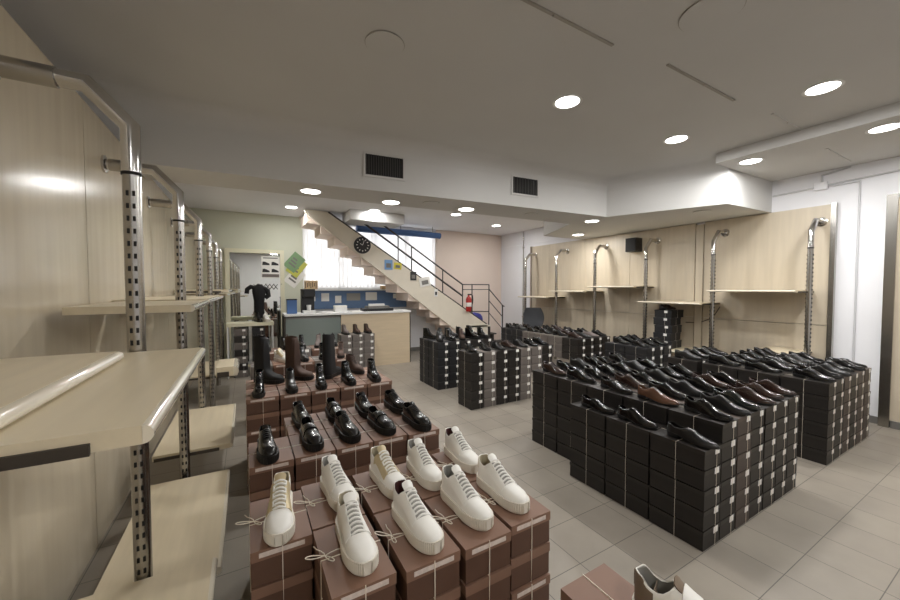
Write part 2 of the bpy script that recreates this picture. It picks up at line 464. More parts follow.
def realize_boxes():
    """the 300 boxes that show largest are things of their own; the rest, buried in the stacks, are one object"""
    b = bmesh.new(); kinds = ['black', 'darkbrown', 'grey', 'blueblack', 'brown']
    for n, (kind, w, l, loc, rz, label, grp) in enumerate(BOXES):
        if KEEP is None or n in KEEP:
            key = (kind, round(w,3), round(l,3))
            if key not in BP: BP[key] = Proto(make_box(kind, w, l))
            r = BP[key].place(loc, rz, label, grp)
            if KEEP is None: r['n'] = n
        else:
            c, s = math.cos(rz), math.sin(rz); nf = len(b.faces)
            for v in box(b, -w/2+.0005, w/2-.0005, -l/2+.0005, l/2-.0005, .0, BH-.0012):
                v.co = Vector((loc[0]+c*v.co.x-s*v.co.y, loc[1]+s*v.co.x+c*v.co.y, loc[2]+v.co.z))
            b.faces.ensure_lookup_table()
            for f in b.faces[nf:]: f.material_index = kinds.index(kind)
    if len(b.faces):
        o = obj('buried_shoeboxes', b, M['blk'])
        for k_ in ('drk', 'gry', 'nvy', 'brownd'): o.data.materials.append(M[k_])
        o['kind'] = 'stuff'
        tag(o, 'shoeboxes buried inside and behind the stacks of boxes', 'shoeboxes')

# ------------------------------------------------------------------ shoes
def curve(pts):
    xs = np.array([p[0] for p in pts], float); ys_ = np.array([p[1] for p in pts], float)
    d = np.diff(ys_)/np.diff(xs); m = np.zeros(len(xs)); m[0] = d[0]; m[-1] = d[-1]
    for i in range(1, len(xs)-1):
        m[i] = 0 if d[i-1]*d[i] <= 0 else 2*d[i-1]*d[i]/(d[i-1]+d[i])
    def f(t):
        i = int(min(max(np.searchsorted(xs, t)-1, 0), len(xs)-2)); h = xs[i+1]-xs[i]; s = (min(max(t, xs[0]), xs[-1])-xs[i])/h
        return float((2*s**3-3*s*s+1)*ys_[i]+(s**3-2*s*s+s)*h*m[i]+(-2*s**3+3*s*s)*ys_[i+1]+(s**3-s*s)*h*m[i+1])
    return f

class Last:
    def __init__(s, L, W, ZB, ZT, G, bend=.006, p=.75, q=.95):
        s.L = L; s.W = curve(W); s.ZB = curve(ZB); s.ZT = curve(ZT); s.G = curve(G); s.bend = bend; s.p = p; s.q = q
    def cx(s, t): return s.bend*math.sin(PI*min(1, t*1.1))*(-1) + s.bend*t*.8
    def pt(s, t, a, side, off=0):
        w = s.W(t)+off; g = min(max(s.G(t), 0), w*.92); z0 = s.ZB(t); h = max(s.ZT(t)-z0, .002)+off
        x = g+(w-g)*max(0, math.cos(a*PI/2))**s.p; z = z0+h*max(0, math.sin(a*PI/2))**s.q
        return (s.cx(t)+side*x, s.L*(.5-t)*(1+2*off), z)

def stations(n=30, extra=()):
    t = [.5-.5*math.cos(PI*i/n) for i in range(n+1)]
    t = sorted(set([round(v, 4) for v in t]+list(extra)))
    t[0] = .002; t[-1] = .998
    return t

def upper_mesh(bm, last, ts, K=6, off=0, a0=0., a1=1., sides=(-1, 1)):
    rows = []
    for t in ts:
        r = {}
        for sd in sides: r[sd] = [bm.verts.new(last.pt(t, a0+(a1-a0)*k/K, sd, off)) for k in range(K+1)]
        rows.append(r)
    for A, B in zip(rows, rows[1:]):
        for sd in sides:
            for k in range(K): bm.faces.new((A[sd][k], A[sd][k+1], B[sd][k+1], B[sd][k]))
    if len(sides) == 2 and a0 == 0:       # close heel and toe seams
        for R in (rows[0], rows[-1]):
            for k in range(K): bm.faces.new((R[-1][k], R[-1][k+1], R[1][k+1], R[1][k]))
    return rows

def solid(bm, th):
    """give the sheet a thickness: a second skin th inside, closed along the rims"""
    bmesh.ops.remove_doubles(bm, verts=bm.verts[:], dist=.0004)
    bmesh.ops.dissolve_degenerate(bm, edges=bm.edges[:], dist=.0002)
    bmesh.ops.recalc_face_normals(bm, faces=bm.faces[:])
    bm.normal_update()
    faces = bm.faces[:]; rim = [(e, e.link_loops[0]) for e in bm.edges if len(e.link_faces) == 1]
    rim = [(l.vert, l.link_loop_next.vert) for e, l in rim]
    twin = {v: bm.verts.new(v.co - v.normal*th) for v in bm.verts[:]}
    for f in faces: bm.faces.new([twin[v] for v in reversed(f.verts)])
    for a, b in rim:
        try: bm.faces.new((b, a, twin[a], twin[b]))
        except ValueError: pass

def upper(name, last, ts, m, t, th=.0025, label=None, **kw):
    bm = bmesh.new(); upper_mesh(bm, last, ts, **kw); solid(bm, th)
    o = obj(name, bm, m, t, smooth=True, label=label)
    return o

def sole(name, last, m, t, zt, zb, out=.003, t0=0., t1=1., n=40, rib=0., label=None):
    """a slab that follows the outline between zb(t) and zt(t)"""
    bm = bmesh.new(); rows = []
    N = n
    for i in range(N+1):
        tt = t0+(t1-t0)*(.5-.5*math.cos(PI*i/N)); tc = min(max(tt, .004), .996)
        w = last.W(tc); e = .004
        dw = (last.W(min(tc+e, 1))-last.W(max(tc-e, 0)))/(min(tc+e, 1)-max(tc-e, 0))
        nx, ny = last.L, dw; q = math.hypot(nx, ny); nx, ny = nx/q, ny/q
        g = rib*(1 if i % 2 else -1) if tt > .5 else 0
        if (i == 0 and t0 > 0) or (i == N and t1 < 1): ny = 0; nx = 1
        y = last.L*(.5-tc); a = zt(tc); b = zb(tc); cx = last.cx(tc)
        row = []
        for sd, o_, z in ((-1,out,a),(-1,out+g,a-(a-b)*.22),(-1,out+g,a-(a-b)*.8),(-1,out-.004,b),(1,out-.004,b),(1,out+g,a-(a-b)*.8),(1,out+g,a-(a-b)*.22),(1,out,a)):
            row.append(bm.verts.new((cx+sd*max(w+nx*o_, .002), y+ny*o_, z)))
        rows.append(row)
    for A, B in zip(rows, rows[1:]):
        for k in range(8): bm.faces.new((A[k], A[(k+1) % 8], B[(k+1) % 8], B[k]))
    bm.faces.new(rows[0]); bm.faces.new(rows[-1][::-1])
    return obj(name, bm, m, t, smooth=rib == 0, label=label)

def laces(last, m, t, t0, t1, n, half, lift=.003, r=.0022):
    path = []
    for i in range(n):
        tt = t0+(t1-t0)*i/(n-1); s = 1 if i % 2 == 0 else -1
        for u in (-1, -.5, 0, .5, 1):
            a = 1-.3*abs(u); x = s*u*half
            z = last.ZT(tt)+lift-.008*u*u
            path.append((last.cx(tt)+x, last.L*(.5-tt), z))
    bm = bmesh.new(); tube(bm, path, r, 5); return obj('laces', bm, m, t, smooth=True)

def tongue(last, m, t, t0, t1, z1, half, lean=.0):
    bm = bmesh.new(); rows = []
    for i in range(7):
        f = i/6; tt = t0+(t1-t0)*f; y = last.L*(.5-tt)
        z = last.ZT(t0)+(z1-last.ZT(t0))*f if i else last.ZT(t0)-.002
        hw = half*(.8+.35*f)*(1 if i < 6 else .8)
        rows.append([bm.verts.new((last.cx(tt)+hw*u, y, z-.006*u*u)) for u in (-1, -.5, 0, .5, 1)])
    for A, B in zip(rows, rows[1:]):
        for k in range(4): bm.faces.new((A[k], A[k+1], B[k+1], B[k]))
    solid(bm, .004); return obj('tongue', bm, m, t, smooth=True)

def insole(last, m, t, t0, t1, z):
    bm = bmesh.new(); lo = []; 
    tt = np.linspace(t0, t1, 12)
    pts = [(last.cx(v)+last.W(v)*.8, last.L*(.5-v)) for v in tt]+[(last.cx(v)-last.W(v)*.8, last.L*(.5-v)) for v in tt[::-1]]
    prism(bm, pts, z-.004, z); return obj('insole', bm, m, t)

WD = [(0,.004),(.02,.016),(.06,.025),(.14,.031),(.28,.0315),(.42,.031),(.55,.036),(.68,.043),(.78,.0415),(.87,.033),(.94,.022),(.98,.012),(1,.005)]
# ---- men's low dress shoes
dressZB = [(0,.03),(.25,.028),(.42,.017),(.58,.009),(.75,.009),(1,.016)]
def make_dress(style, lm):
    def build():
        t = thing('dress_shoe', '', 'shoe')
        if style == 'loafer':
            ZT = [(0,.082),(.08,.083),(.2,.07),(.32,.072),(.42,.082),(.5,.078),(.62,.062),(.76,.047),(.9,.039),(.97,.032),(1,.022)]
            G = [(0,0),(.02,.006),(.05,.017),(.12,.023),(.3,.024),(.38,.018),(.43,0),(1,0)]
        else:
            ZT = [(0,.09),(.08,.088),(.2,.077),(.3,.084),(.4,.101),(.5,.089),(.62,.066),(.76,.049),(.9,.041),(.97,.033),(1,.022)]
            G = [(0,0),(.02,.006),(.05,.016),(.12,.022),(.28,.021),(.35,.014),(.4,0),(1,0)]
        la = Last(.288, WD, dressZB, ZT, G)
        ts = stations(26, (.05, .35, .38, .4, .43))
        up = upper('upper', la, ts, lm, t)
        so = sole('sole', la, M['rubber'], t, lambda q: la.ZB(q)+.002, lambda q: la.ZB(q)-.006, n=24)
        sole('heel', la, M['rubber'], so, lambda q: la.ZB(q)-.0055, lambda q: .0, t0=0., t1=.27, out=.001, n=10)
        insole(la, M['insole'], t, .05, .5, .036)
        if style == 'lace':
            laces(la, M['black'] , t, .41, .6, 5, .013)
        if style == 'cap':
            laces(la, M['black'], t, .41, .58, 4, .012)
            upper('toe_cap', la, [v for v in stations(30) if v > .8], lm, up, off=.0013)
        if style == 'loafer':
            bm = bmesh.new()
            rows = []
            for tt in (.5, .535, .57):
                rows.append([bm.verts.new(la.pt(tt, a, sd, .0035)) for sd, a in ((-1,.1),(-1,.35),(-1,.6),(-1,.8),(1,1),(1,.8),(1,.6),(1,.35),(1,.1))])
            for A, B in zip(rows, rows[1:]):
                for k_ in range(8): bm.faces.new((A[k_], A[k_+1], B[k_+1], B[k_]))
            solid(bm, .002); obj('strap', bm, lm, up, smooth=True)
        if style == 'buckle':
            bm = bmesh.new()
            rows = []
            for tt in (.42, .47, .52):
                rows.append([bm.verts.new(la.pt(tt, a, sd, .003)) for sd, a in ((-1,.15),(-1,.4),(-1,.7),(-1,.85),(1,1),(1,.85),(1,.7),(1,.4),(1,.15))])
            for A, B in zip(rows, rows[1:]):
                for k_ in range(8): bm.faces.new((A[k_], A[k_+1], B[k_+1], B[k_]))
            solid(bm, .002); obj('strap', bm, lm, up, smooth=True)
            p = la.pt(.47, .6, 1, .006)
            tbo('buckle', M['chrome'], up, [(p[0]-.006,p[1]-.009,p[2]+.004),(p[0]+.006,p[1]-.009,p[2]-.004),(p[0]+.006,p[1]+.009,p[2]-.004),(p[0]-.006,p[1]+.009,p[2]+.004)], .0016, 6, True)
        return t
    return build
DP = {}
DRESS = {
 'lace_blk': ('lace', 'leather_blk', 'glossy black lace-up dress shoe'),
 'cap_blk': ('cap', 'leather_blk', 'black cap-toe lace-up dress shoe'),
 'loaf_blk': ('loafer', 'leather_blk', 'glossy black strap loafer'),
 'loaf_chr': ('loafer', 'leather_char', 'matt black strap loafer'),
 'buck_blk': ('buckle', 'leather_blk', 'black buckled dress shoe'),
 'lace_chr': ('lace', 'leather_char', 'soft black lace-up shoe'),
 'loaf_brn': ('loafer', 'leather_brn', 'dark brown strap loafer'),
 'lace_brn': ('lace', 'leather_brn', 'dark brown lace-up dress shoe'),
 'cap_brn': ('cap', 'leather_brn', 'dark brown cap-toe dress shoe'),
 'lace_tan': ('lace', 'leather_tan', 'tan brown lace-up dress shoe'),
 'lace_grn': ('lace', 'leather_grn', 'green-black lace-up dress shoe'),
 'loaf_gry': ('loafer', 'suede_gry', 'grey suede loafer'),
}
def dress_at(key, x, y, z, label, rz=0, grp=None):
    st, lm, d = DRESS[key]
    if key not in DP: DP[key] = Proto(make_dress(st, M[lm]))
    return DP[key].place((x, y, z+.001), rz, (d+' '+label).replace(' ,', ','), grp)

# ---- white platform sneakers
WS = [(0,.006),(.02,.02),(.06,.031),(.14,.038),(.28,.039),(.42,.04),(.55,.045),(.7,.0505),(.82,.048),(.9,.041),(.96,.028),(.99,.015),(1,.008)]
def make_sneaker(panel, lining_m, strap=False, body='white_leather'):
    def build():
        t = thing('sneaker', '', 'sneaker')
        ZT = [(0,.114),(.06,.118),(.13,.102),(.22,.096),(.29,.11),(.35,.124),(.46,.108),(.58,.09),(.68,.075),(.76,.067),(.85,.062),(.92,.056),(.97,.049),(1,.04)]
        WN = [(a, b*.82) for a, b in WS]
        G = [(0,0),(.02,.008),(.05,.02),(.12,.026),(.23,.025),(.3,.02),(.36,.0),(1,0)]
        la = Last(.262, WN, [(0,.034),(1,.032)], ZT, G, bend=.004, p=.6, q=1.)
        ts = stations(30, (.05, .33, .36, .39))
        up = upper('upper', la, ts, M[body], t, th=.003)
        sole('sole', la, M['white_rubber'], t, lambda q: .041-.004*math.sin(PI*q), lambda q: .0, out=.006, n=84, rib=.0016)
        # lining, seen through the collar
        li = Last(.256, [(a, b-.0035) for a, b in WN], [(0,.04),(1,.04)], [(a, b-.002) for a, b in ZT], G, bend=.004, p=.6, q=1.)
        upper('lining', li, [v for v in ts if v < .4], M[lining_m], t, th=.002)
        insole(la, M['insole'], t, .05, .5, .046)
        if not strap:
            for sd in (-1, 1):
                upper('eyestay', la, [v for v in stations(40) if .27 < v < .71], M[panel], up, th=.0022, off=.003, a0=.35, a1=.8, sides=(sd,), K=4)
            upper('throat_shade', la, [v for v in stations(40) if .34 < v < .71], M['greylin' if panel == 'white_leather' else 'beige'], up, th=.0012, off=.0012, a0=.78, a1=1.)  # darker patch under the laces, paints in the shade between them
            laces(la, M['paper'], t, .36, .68, 8, .019, lift=.0055, r=.0036)
            tongue(la, M[panel], t, .42, .27, .146, .018)
            upper('toe_cap', la, [v for v in stations(36) if v > .74], M[body], up, off=.0026, th=.0024, a0=0., a1=1.)
        else:
            rows = []; bm = bmesh.new()
            for tt in (.4, .46, .53):
                rows.append([bm.verts.new(la.pt(tt, a, sd, .006)) for sd, a in ((-1,.05),(-1,.35),(-1,.6),(-1,.8),(1,1),(1,.8),(1,.6),(1,.35),(1,.05))])
            for A, B in zip(rows, rows[1:]):
                for k_ in range(8): bm.faces.new((A[k_], A[k_+1], B[k_+1], B[k_]))
            solid(bm, .005); obj('strap', bm, M['white_leather'], up, smooth=True)
            tongue(la, M['taupe'], t, .44, .33, .138, .018)
            upper('heel_panel', la, [v for v in stations(40) if v < .2], M['taupe'], up, off=.0018, th=.002, a1=.7)
        # heel tab
        upper('heel_tab', la, [v for v in stations(60) if v < .1], M[panel if panel != 'white_leather' else 'white_rubber'], up, off=.0014, th=.0018, a0=.35, a1=.85, sides=(-1, 1))
        return t
    return build

# ---- chunky black lace-ups, ankle boots, tall boots
def make_chunky(kind):
    def build():
        t = thing('chunky_shoe', '', 'shoe')
        W = [(a, b*1.07) for a, b in WS]
        if kind == 'lace':
            ZT = [(0,.098),(.06,.1),(.14,.09),(.24,.086),(.33,.1),(.4,.112),(.5,.1),(.62,.083),(.74,.075),(.86,.073),(.95,.06),(1,.045)]
        else:
            ZT = [(0,.094),(.06,.095),(.14,.082),(.26,.078),(.36,.09),(.42,.098),(.52,.093),(.62,.082),(.74,.074),(.86,.07),(.95,.058),(1,.044)]
        G = [(0,0),(.02,.008),(.05,.02),(.12,.024),(.28,.023),(.36,.014),(.42,0),(1,0)]
        la = Last(.272, [(a, b*.8) for a, b in WS], [(0,.036),(1,.034)], ZT, G, bend=.004, p=.65)
        upper('upper', la, stations(28, (.05,.36,.39,.42)), M['leather_mid'], t, th=.003)
        sole('sole', la, M['rubber'], t, lambda q: .038, lambda q: 0. , out=.006, n=60, rib=.0012)
        insole(la, M['insole'], t, .05, .5, .042)
        if kind == 'lace':
            laces(la, M['black'], t, .42, .58, 5, .015)
            tongue(la, M['leather_mid'], t, .44, .34, .128, .015)
        else:
            bm = bmesh.new(); rows = []
            for tt in (.5, .54, .59):
                rows.append([bm.verts.new(la.pt(tt, a, sd, .004)) for sd, a in ((-1,.1),(-1,.35),(-1,.6),(-1,.8),(1,1),(1,.8),(1,.6),(1,.35),(1,.1))])
            for A, B in zip(rows, rows[1:]):
                for k_ in range(8): bm.faces.new((A[k_], A[k_+1], B[k_+1], B[k_]))
            solid(bm, .0025); obj('strap', bm, M['leather_mid'], t, smooth=True)
        return t
    return build

def make_boot(shaft, lm, chunky=True, lace=False, name='ankle_boot', wf=.76):
    def build():
        t = thing(name, '', 'boot')
        W = [(a, b*wf) for a, b in WS]
        zb = .03 if chunky else .02
        f = shaft
        ZT = [(0,f),(.1,f),(.3,f*.985),(.4,f*.97),(.43,f*.9),(.47,.13 if f > .2 else .118),(.53,.1),(.62,.084),(.75,.07),(.87,.066),(.95,.055),(1,.04)]
        k_ = wf/.76
        G = [(0,0),(.015,.01*k_),(.04,.02*k_),(.1,.025*k_),(.3,.026*k_),(.36,.02*k_),(.405,0),(1,0)]
        la = Last(.275, W, [(0,zb),(1,zb)], ZT, G, bend=.003, p=.45, q=1.)
        upper('upper', la, stations(30, (.04,.36,.38,.4,.405,.42,.43,.44,.45,.46,.47,.49)), lm, t, th=.003, K=8)
        sole('sole', la, M['rubber'], t, lambda q: zb+.003, lambda q: 0., out=.005, n=40, rib=.001 if chunky else 0)
        insole(la, M['insole'], t, .06, .36, f*.8)
        if lace: laces(la, M['black'], t, .42, .6, 7, .014, lift=.004)
        else:
            bm = bmesh.new(); p = la.pt(.006, .9, 1)
            tbo('pull_loop', lm, t, [(p[0]-.006, la.L*.5+.002, f-.03),(p[0]-.006, la.L*.5+.006, f+.006),(p[0]+.002, la.L*.5-.004, f+.012),(p[0]+.004, la.L*.5-.012, f-.02)], .003, 6)
            bm.free()
        return t
    return build

# ------------------------------------------------------------------ the big dark block (A)
def stack_block(bname, x0, y0, w, l, ncol, nrow, nh, kinds, skip=None, hide=None, low=(), pl=.33):
    """stacks of boxes: columns along x (front face at y0), rows along y; returns top positions"""
    tops = {}
    for i in range(ncol):
        for j in range(nrow):
            if skip and (i, j) in skip: continue
            kind = kinds(i, j)
            h = low.get((i, j), nh) if low else nh
            jx, jy = random.uniform(-.001,.001), random.uniform(-.001,.001)
            x = x0+w*(i+.5)+jx; y = y0+pl*(j+.5)+jy
            cname = {'black':'black','darkbrown':'dark brown','grey':'grey','blueblack':'blue-black','brown':'brown'}[kind]
            for kz in range(h):
                if kz < h-1 and hide and hide(i, j, kz): continue
                lv = 'top' if kz == h-1 else ('bottom' if kz == 0 else ORD[kz+1]+' from floor')
                lab = '%s shoebox, %s, %s stack from left, %s row, %s' % (cname, lv, ORD[i+1], ROW[j], bname)
                box_at(kind, x, y, PH*kz, lab, w-.007, l, jitter=.0015, rz=random.uniform(-.004,.004), grp='shoeboxes in the '+bname)
            tops[(i, j)] = (x, y, PH*(h-1)+BH)
    return tops
def kA(i, j):
    return 'darkbrown' if i == 2 or (i == 6 and j > 2) else 'black'
lowA = {(0, 0): 5, (0, 1): 5, (0, 2): 5}
A = stack_block('large middle block', 2.265, 1.03, .198, .323, 7, 5, 6, kA, skip=[(0,3),(0,4)], low=lowA,
    hide=lambda i, j, k_: not (j == 0 or i <= 1 or (i == 6 and k_ > 2) or (j == 4 and k_ > 3)))
seqA = {
 0: ['loaf_chr','lace_blk','loaf_blk'],
 1: ['cap_blk','lace_tan','loaf_blk','lace_blk','lace_brn'],
 2: ['lace_chr','lace_blk','lace_brn','cap_blk','loaf_blk'],
 3: ['lace_grn','lace_chr','cap_blk','lace_blk','lace_chr'],
 4: ['lace_brn','buck_blk','lace_chr','cap_blk','lace_blk'],
 5: ['cap_brn','lace_brn','cap_blk','lace_chr','loaf_blk'],
 6: ['lace_brn','lace_blk','cap_blk','lace_blk','cap_blk'],
}
for (i, j), (x, y, z) in A.items():
    k_ = seqA[i][j]
    dress_at(k_, x+random.uniform(-.01,.01)+(-.03 if i == 0 else 0), y-.03-(.02 if i == 0 else 0)+random.uniform(-.02,.02), z, ', %s from left in %s row, large middle block' % (ORD[i+1], ROW[j]),
        random.uniform(-.1, .12), 'men\'s shoes on the large middle block')

# block B: near the right wall
B = stack_block('right wall block', 4.305, 1.03, .208, .323, 6, 3, 6, lambda i, j: 'black' if i < 2 else ('darkbrown' if (i+j) % 3 else 'black'),
    hide=lambda i, j, k_: not (j == 0 or i == 0 or i == 5))
sB = ['lace_blk','cap_blk','buck_blk','loaf_blk','lace_chr','lace_blk','cap_blk']
for n, ((i, j), (x, y, z)) in enumerate(B.items()):
    dress_at(sB[n*3 % 7], x+random.uniform(-.012,.012)-(.014 if i == 5 else 0), y-.02+random.uniform(-.02,.02), z, ', %s from left in %s row, right wall block' % (ORD[i+1], ROW[j]),
        random.uniform(-.12,.12), 'men\'s shoes on the right-hand block')
# a couple more stacks behind it, by the low shelf
B2 = stack_block('row behind right wall block', 4.325, 2.07, .2, .323, 4, 1, 6, lambda i, j: 'black')
for (i, j), (x, y, z) in B2.items():
    dress_at(['lace_chr','cap_blk','lace_blk','loaf_blk'][i], x, y-.02, z, ', %s from left in the row behind right wall block' % ORD[i+1], random.uniform(-.1,.1), 'shoes in the row behind right wall block')

# blocks in the middle distance
D1 = stack_block('far left block', 2.456, 4.685, .2, .323, 5, 2, 6, lambda i, j: 'blueblack' if i < 2 else 'black', hide=lambda i, j, k_: not (i == 0 or (j == 0 and i <= 1)))
D2 = stack_block('central low block', 2.406, 3.705, .2, .318, 7, 1, 6, lambda i, j: ['black','grey','black','black','grey','grey','black'][i], hide=lambda i, j, k_: i > 4 and k_ < 3)
E1 = stack_block('far dark block', 4.57, 5.25, .2, .323, 2, 2, 6, lambda i, j: 'black' if i else 'blueblack', hide=lambda i, j, k_: k_ < 3)
E2 = stack_block('grey-sided block', 4.54, 3.9, .2, .323, 4, 4, 6, lambda i, j: 'grey' if i == 0 and j else 'black', hide=lambda i, j, k_: k_ < 3 or not (i == 0 or j == 0))
E3 = stack_block('blue-black block', 4.68, 2.86, .2, .323, 3, 2, 6, lambda i, j: 'blueblack', hide=lambda i, j, k_: k_ < 3 or not (i == 0 or j == 0 or i == 2))
mix = ['lace_blk','loaf_blk','lace_chr','cap_blk','lace_brn','buck_blk','loaf_chr','lace_blk','loaf_gry','cap_brn']
for bi, (blk, nm) in enumerate(((D2, 'central low block'), (E1, 'far dark block'), (E2, 'grey-sided block'), (E3, 'blue-black block'))):
    for n, ((i, j), (x, y, z)) in enumerate(blk.items()):
        key = mix[(n*3+bi*2) % 10] if blk is not E3 else ['lace_blk','cap_blk','buck_blk'][n % 3]
        if key == 'loaf_gry' and blk is not E2: key = 'lace_blk'
        dress_at(key, x+random.uniform(-.015,.015), y+random.uniform(-.02,.02)-.02, z, ', %s from left in %s row, %s' % (ORD[i+1], ROW[j], nm), random.uniform(-.2,.2), 'shoes on the '+nm)
# ankle boots on D1
BK = {'ank': Proto(make_boot(.165, M['leather_blk'], True, True)), 'chel': Proto(make_boot(.15, M['leather_char'], True, False)),
      'ankb': Proto(make_boot(.16, M['suede_brn'], True, True)), 'ankg': Proto(make_boot(.16, M['suede_gry'], True, False)),
      'tallk': Proto(make_boot(.40, M['suede_blk'], True, False, 'tall_boot', 1.05)), 'tallb': Proto(make_boot(.38, M['suede_brn'], True, False, 'tall_boot', 1.05))}
BD = {'ank': 'shiny black lace-up ankle boot', 'chel': 'black pull-on ankle boot', 'ankb': 'brown suede lace-up ankle boot', 'ankg': 'grey suede ankle boot', 'tallk': 'tall black suede boot', 'tallb': 'tall brown suede boot'}
def boot_at(k_, x, y, z, label, rz=0, grp=None):
    return BK[k_].place((x, y, z+.001), rz, (BD[k_]+' '+label).replace(' ,', ','), grp)
for n, ((i, j), (x, y, z)) in enumerate(D1.items()):
    boot_at(['chel','ank','ank','chel','ankb','chel','ank','chel','ank','ank'][n], x, y-.02, z, ', %s from left in %s row, far left block' % (ORD[i+1], ROW[j]), random.uniform(-.5,.6), 'ankle boots on the far left block')

# ------------------------------------------------------------------ brown boxes: sneakers in front
BW, BL = .181, .302
def brown_stack(x, y, top, n, where, w=BW, l=BL, kind='brown', zjit=True, grp=None):
    """n boxes under a top surface; boxes counted from the top"""
    cname = {'brown': 'brown', 'grey': 'grey', 'darkbrown': 'dark brown'}[kind]
    for q in range(n):
        lv = ['top', 'second down', 'third down', 'fourth down', 'fifth down', 'bottom'][q if q < n-1 or n < 6 else 5]
        z = top-PH*q-BH-.0006
        box_at(kind, x+(random.uniform(-.001,.001) if q else 0), y+(random.uniform(-.0015,.0015) if q else 0), z, '%s shoebox, %s in stack %s' % (cname, lv, where), w, l, jitter=.001, rz=random.uniform(-.006,.006)+(PI if q % 2 and kind == 'brown' else 0), grp=grp)
ZF = PH*5+BH+.0006
cols = [(.0865, None, 1.39), (.2715, 1.10, 1.413), (.478, 1.085, 1.398), (.6725, 1.075, 1.388), (.8685, 1.09, 1.403)]
sn = {
 'plain': Proto(make_sneaker('white_leather', 'greylin')),
 'gold': Proto(make_sneaker('gold', 'beige')),
 'burg': Proto(make_sneaker('white_leather', 'burgundy')),
 'beige': Proto(make_sneaker('white_leather', 'beige')),
}
SD = {'plain': 'white platform sneaker with grey lining', 'gold': 'white platform sneaker with pale gold side panels', 'burg': 'white platform sneaker with dark red lining', 'beige': 'white platform sneaker with beige lining'}
snk = {(0,1): ('gold', -.14), (1,0): ('beige', .0), (1,1): ('plain', .13), (2,0): ('burg', .09), (2,1): ('gold', .1), (3,0): ('plain', .07), (3,1): ('plain', .0), (4,0): ('beige', .05), (4,1): ('burg', -.02)}
off = {(0,1): (.004,-.03), (1,0): (.012,.01), (1,1): (.026,.0), (2,0): (.004,.0), (2,1): (.018,.0), (3,0): (.012,.02), (3,1): (-.016,.0), (4,0): (-.012,.012), (4,1): (.0,.02)}
bow_bm = bmesh.new()
pts = []
for th0, R_, sp in ((.35, .05, .55), (2.5, .042, .5)):
    for i in range(13):
        u = i/12; r_ = R_*math.sin(PI*u)**.8; th = th0+sp*(u-.5)*2*.6
        pts.append((r_*math.cos(th), r_*math.sin(th), .0015+.006*math.sin(PI*u)))
pts += [(.004,-.006,.003),(.016,-.016,.0018),(.03,-.022,.0018),(.044,-.034,.0018)]
pts = [(-.04,-.03,.0018),(-.026,-.024,.0018),(-.012,-.012,.0025)]+[p for i, p in enumerate(pts) if i == 0 or (Vector(p)-Vector(pts[i-1])).length > 1e-4]
tube(bow_bm, pts, .0015, 5)
bow_mesh = bpy.data.meshes.new('bow'); bow_bm.to_mesh(bow_mesh); bow_bm.free(); bow_mesh.materials.append(M['cord'])
for p in bow_mesh.polygons: p.use_smooth = True
place_names = ['leftmost', 'second from left', 'middle', 'second from right', 'rightmost']
for i, (x, yf, yb) in enumerate(cols):
    for r, y in ((0, yf), (1, yb)):
        if y is None: continue
        nm = '%s, %s row, under the white sneakers' % (place_names[i], ['front', 'back'][r])
        brown_stack(x, y, ZF, 6, nm, grp='brown boxes under the white sneakers')
        k_, rz = snk[(i, r)]; ox, oy = off[(i, r)]
        sn[k_].place((x+ox, y+oy, ZF+.001), rz, '%s on the %s brown stack, %s row' % (SD[k_], place_names[i], ['front', 'back'][r]), 'white sneakers on brown boxes')
        b = bpy.data.objects.new('string_bow', bow_mesh); COL.objects.link(b)
        b.location = (x-.078, y+.012, ZF+.002); b.rotation_euler = (0,0,random.uniform(-.4,.4)+PI*.75); b.scale = (1.1,)*3
        tag(b, 'cotton string bow on the %s sneaker box, %s row' % (place_names[i], ['front', 'back'][r]), 'string', 'string bows on the sneaker boxes')
# foreground box with a strapped sneaker
brown_stack(.823, .525, ZF, 6, 'at the bottom edge, under the strapped sneaker', grp='brown boxes in the foreground')
Proto(make_sneaker('taupe', 'greylin', strap=True)).place((.885, .41, ZF+.001), .35, 'off-white sneaker with a wide strap on the foreground brown box')

# second group: chunky black shoes
xs2 = [-.008+.195*(i+.5) for i in range(5)]
ck = {'lace': Proto(make_chunky('lace')), 'loaf': Proto(make_chunky('loafer'))}
CD = {'lace': 'chunky black lace-up shoe', 'loaf': 'chunky black loafer'}
for i, x in enumerate(xs2):
    for r, y in ((0, 1.99), (1, 2.3)):
        if i == 0 and r == 1: continue
        if i == 4: y -= .02
        nm = '%s, %s row, under the chunky black shoes' % (place_names[i], ['front', 'back'][r])
        brown_stack(x, y, ZF, 6 if r == 0 else 2, nm, w=.188, grp='brown boxes under the chunky black shoes')
        k_ = 'lace' if (i+r) % 2 == 0 or i == 4 else 'loaf'
        ck[k_].place((x-.005+random.uniform(-.01,.01), y+random.uniform(-.015,.015)-.01, ZF+.001), random.uniform(-.06,.12)-(.1 if i == 0 else 0), '%s on the %s brown stack, %s row' % (CD[k_], place_names[i], ['front', 'back'][r]), 'chunky black shoes on brown boxes')
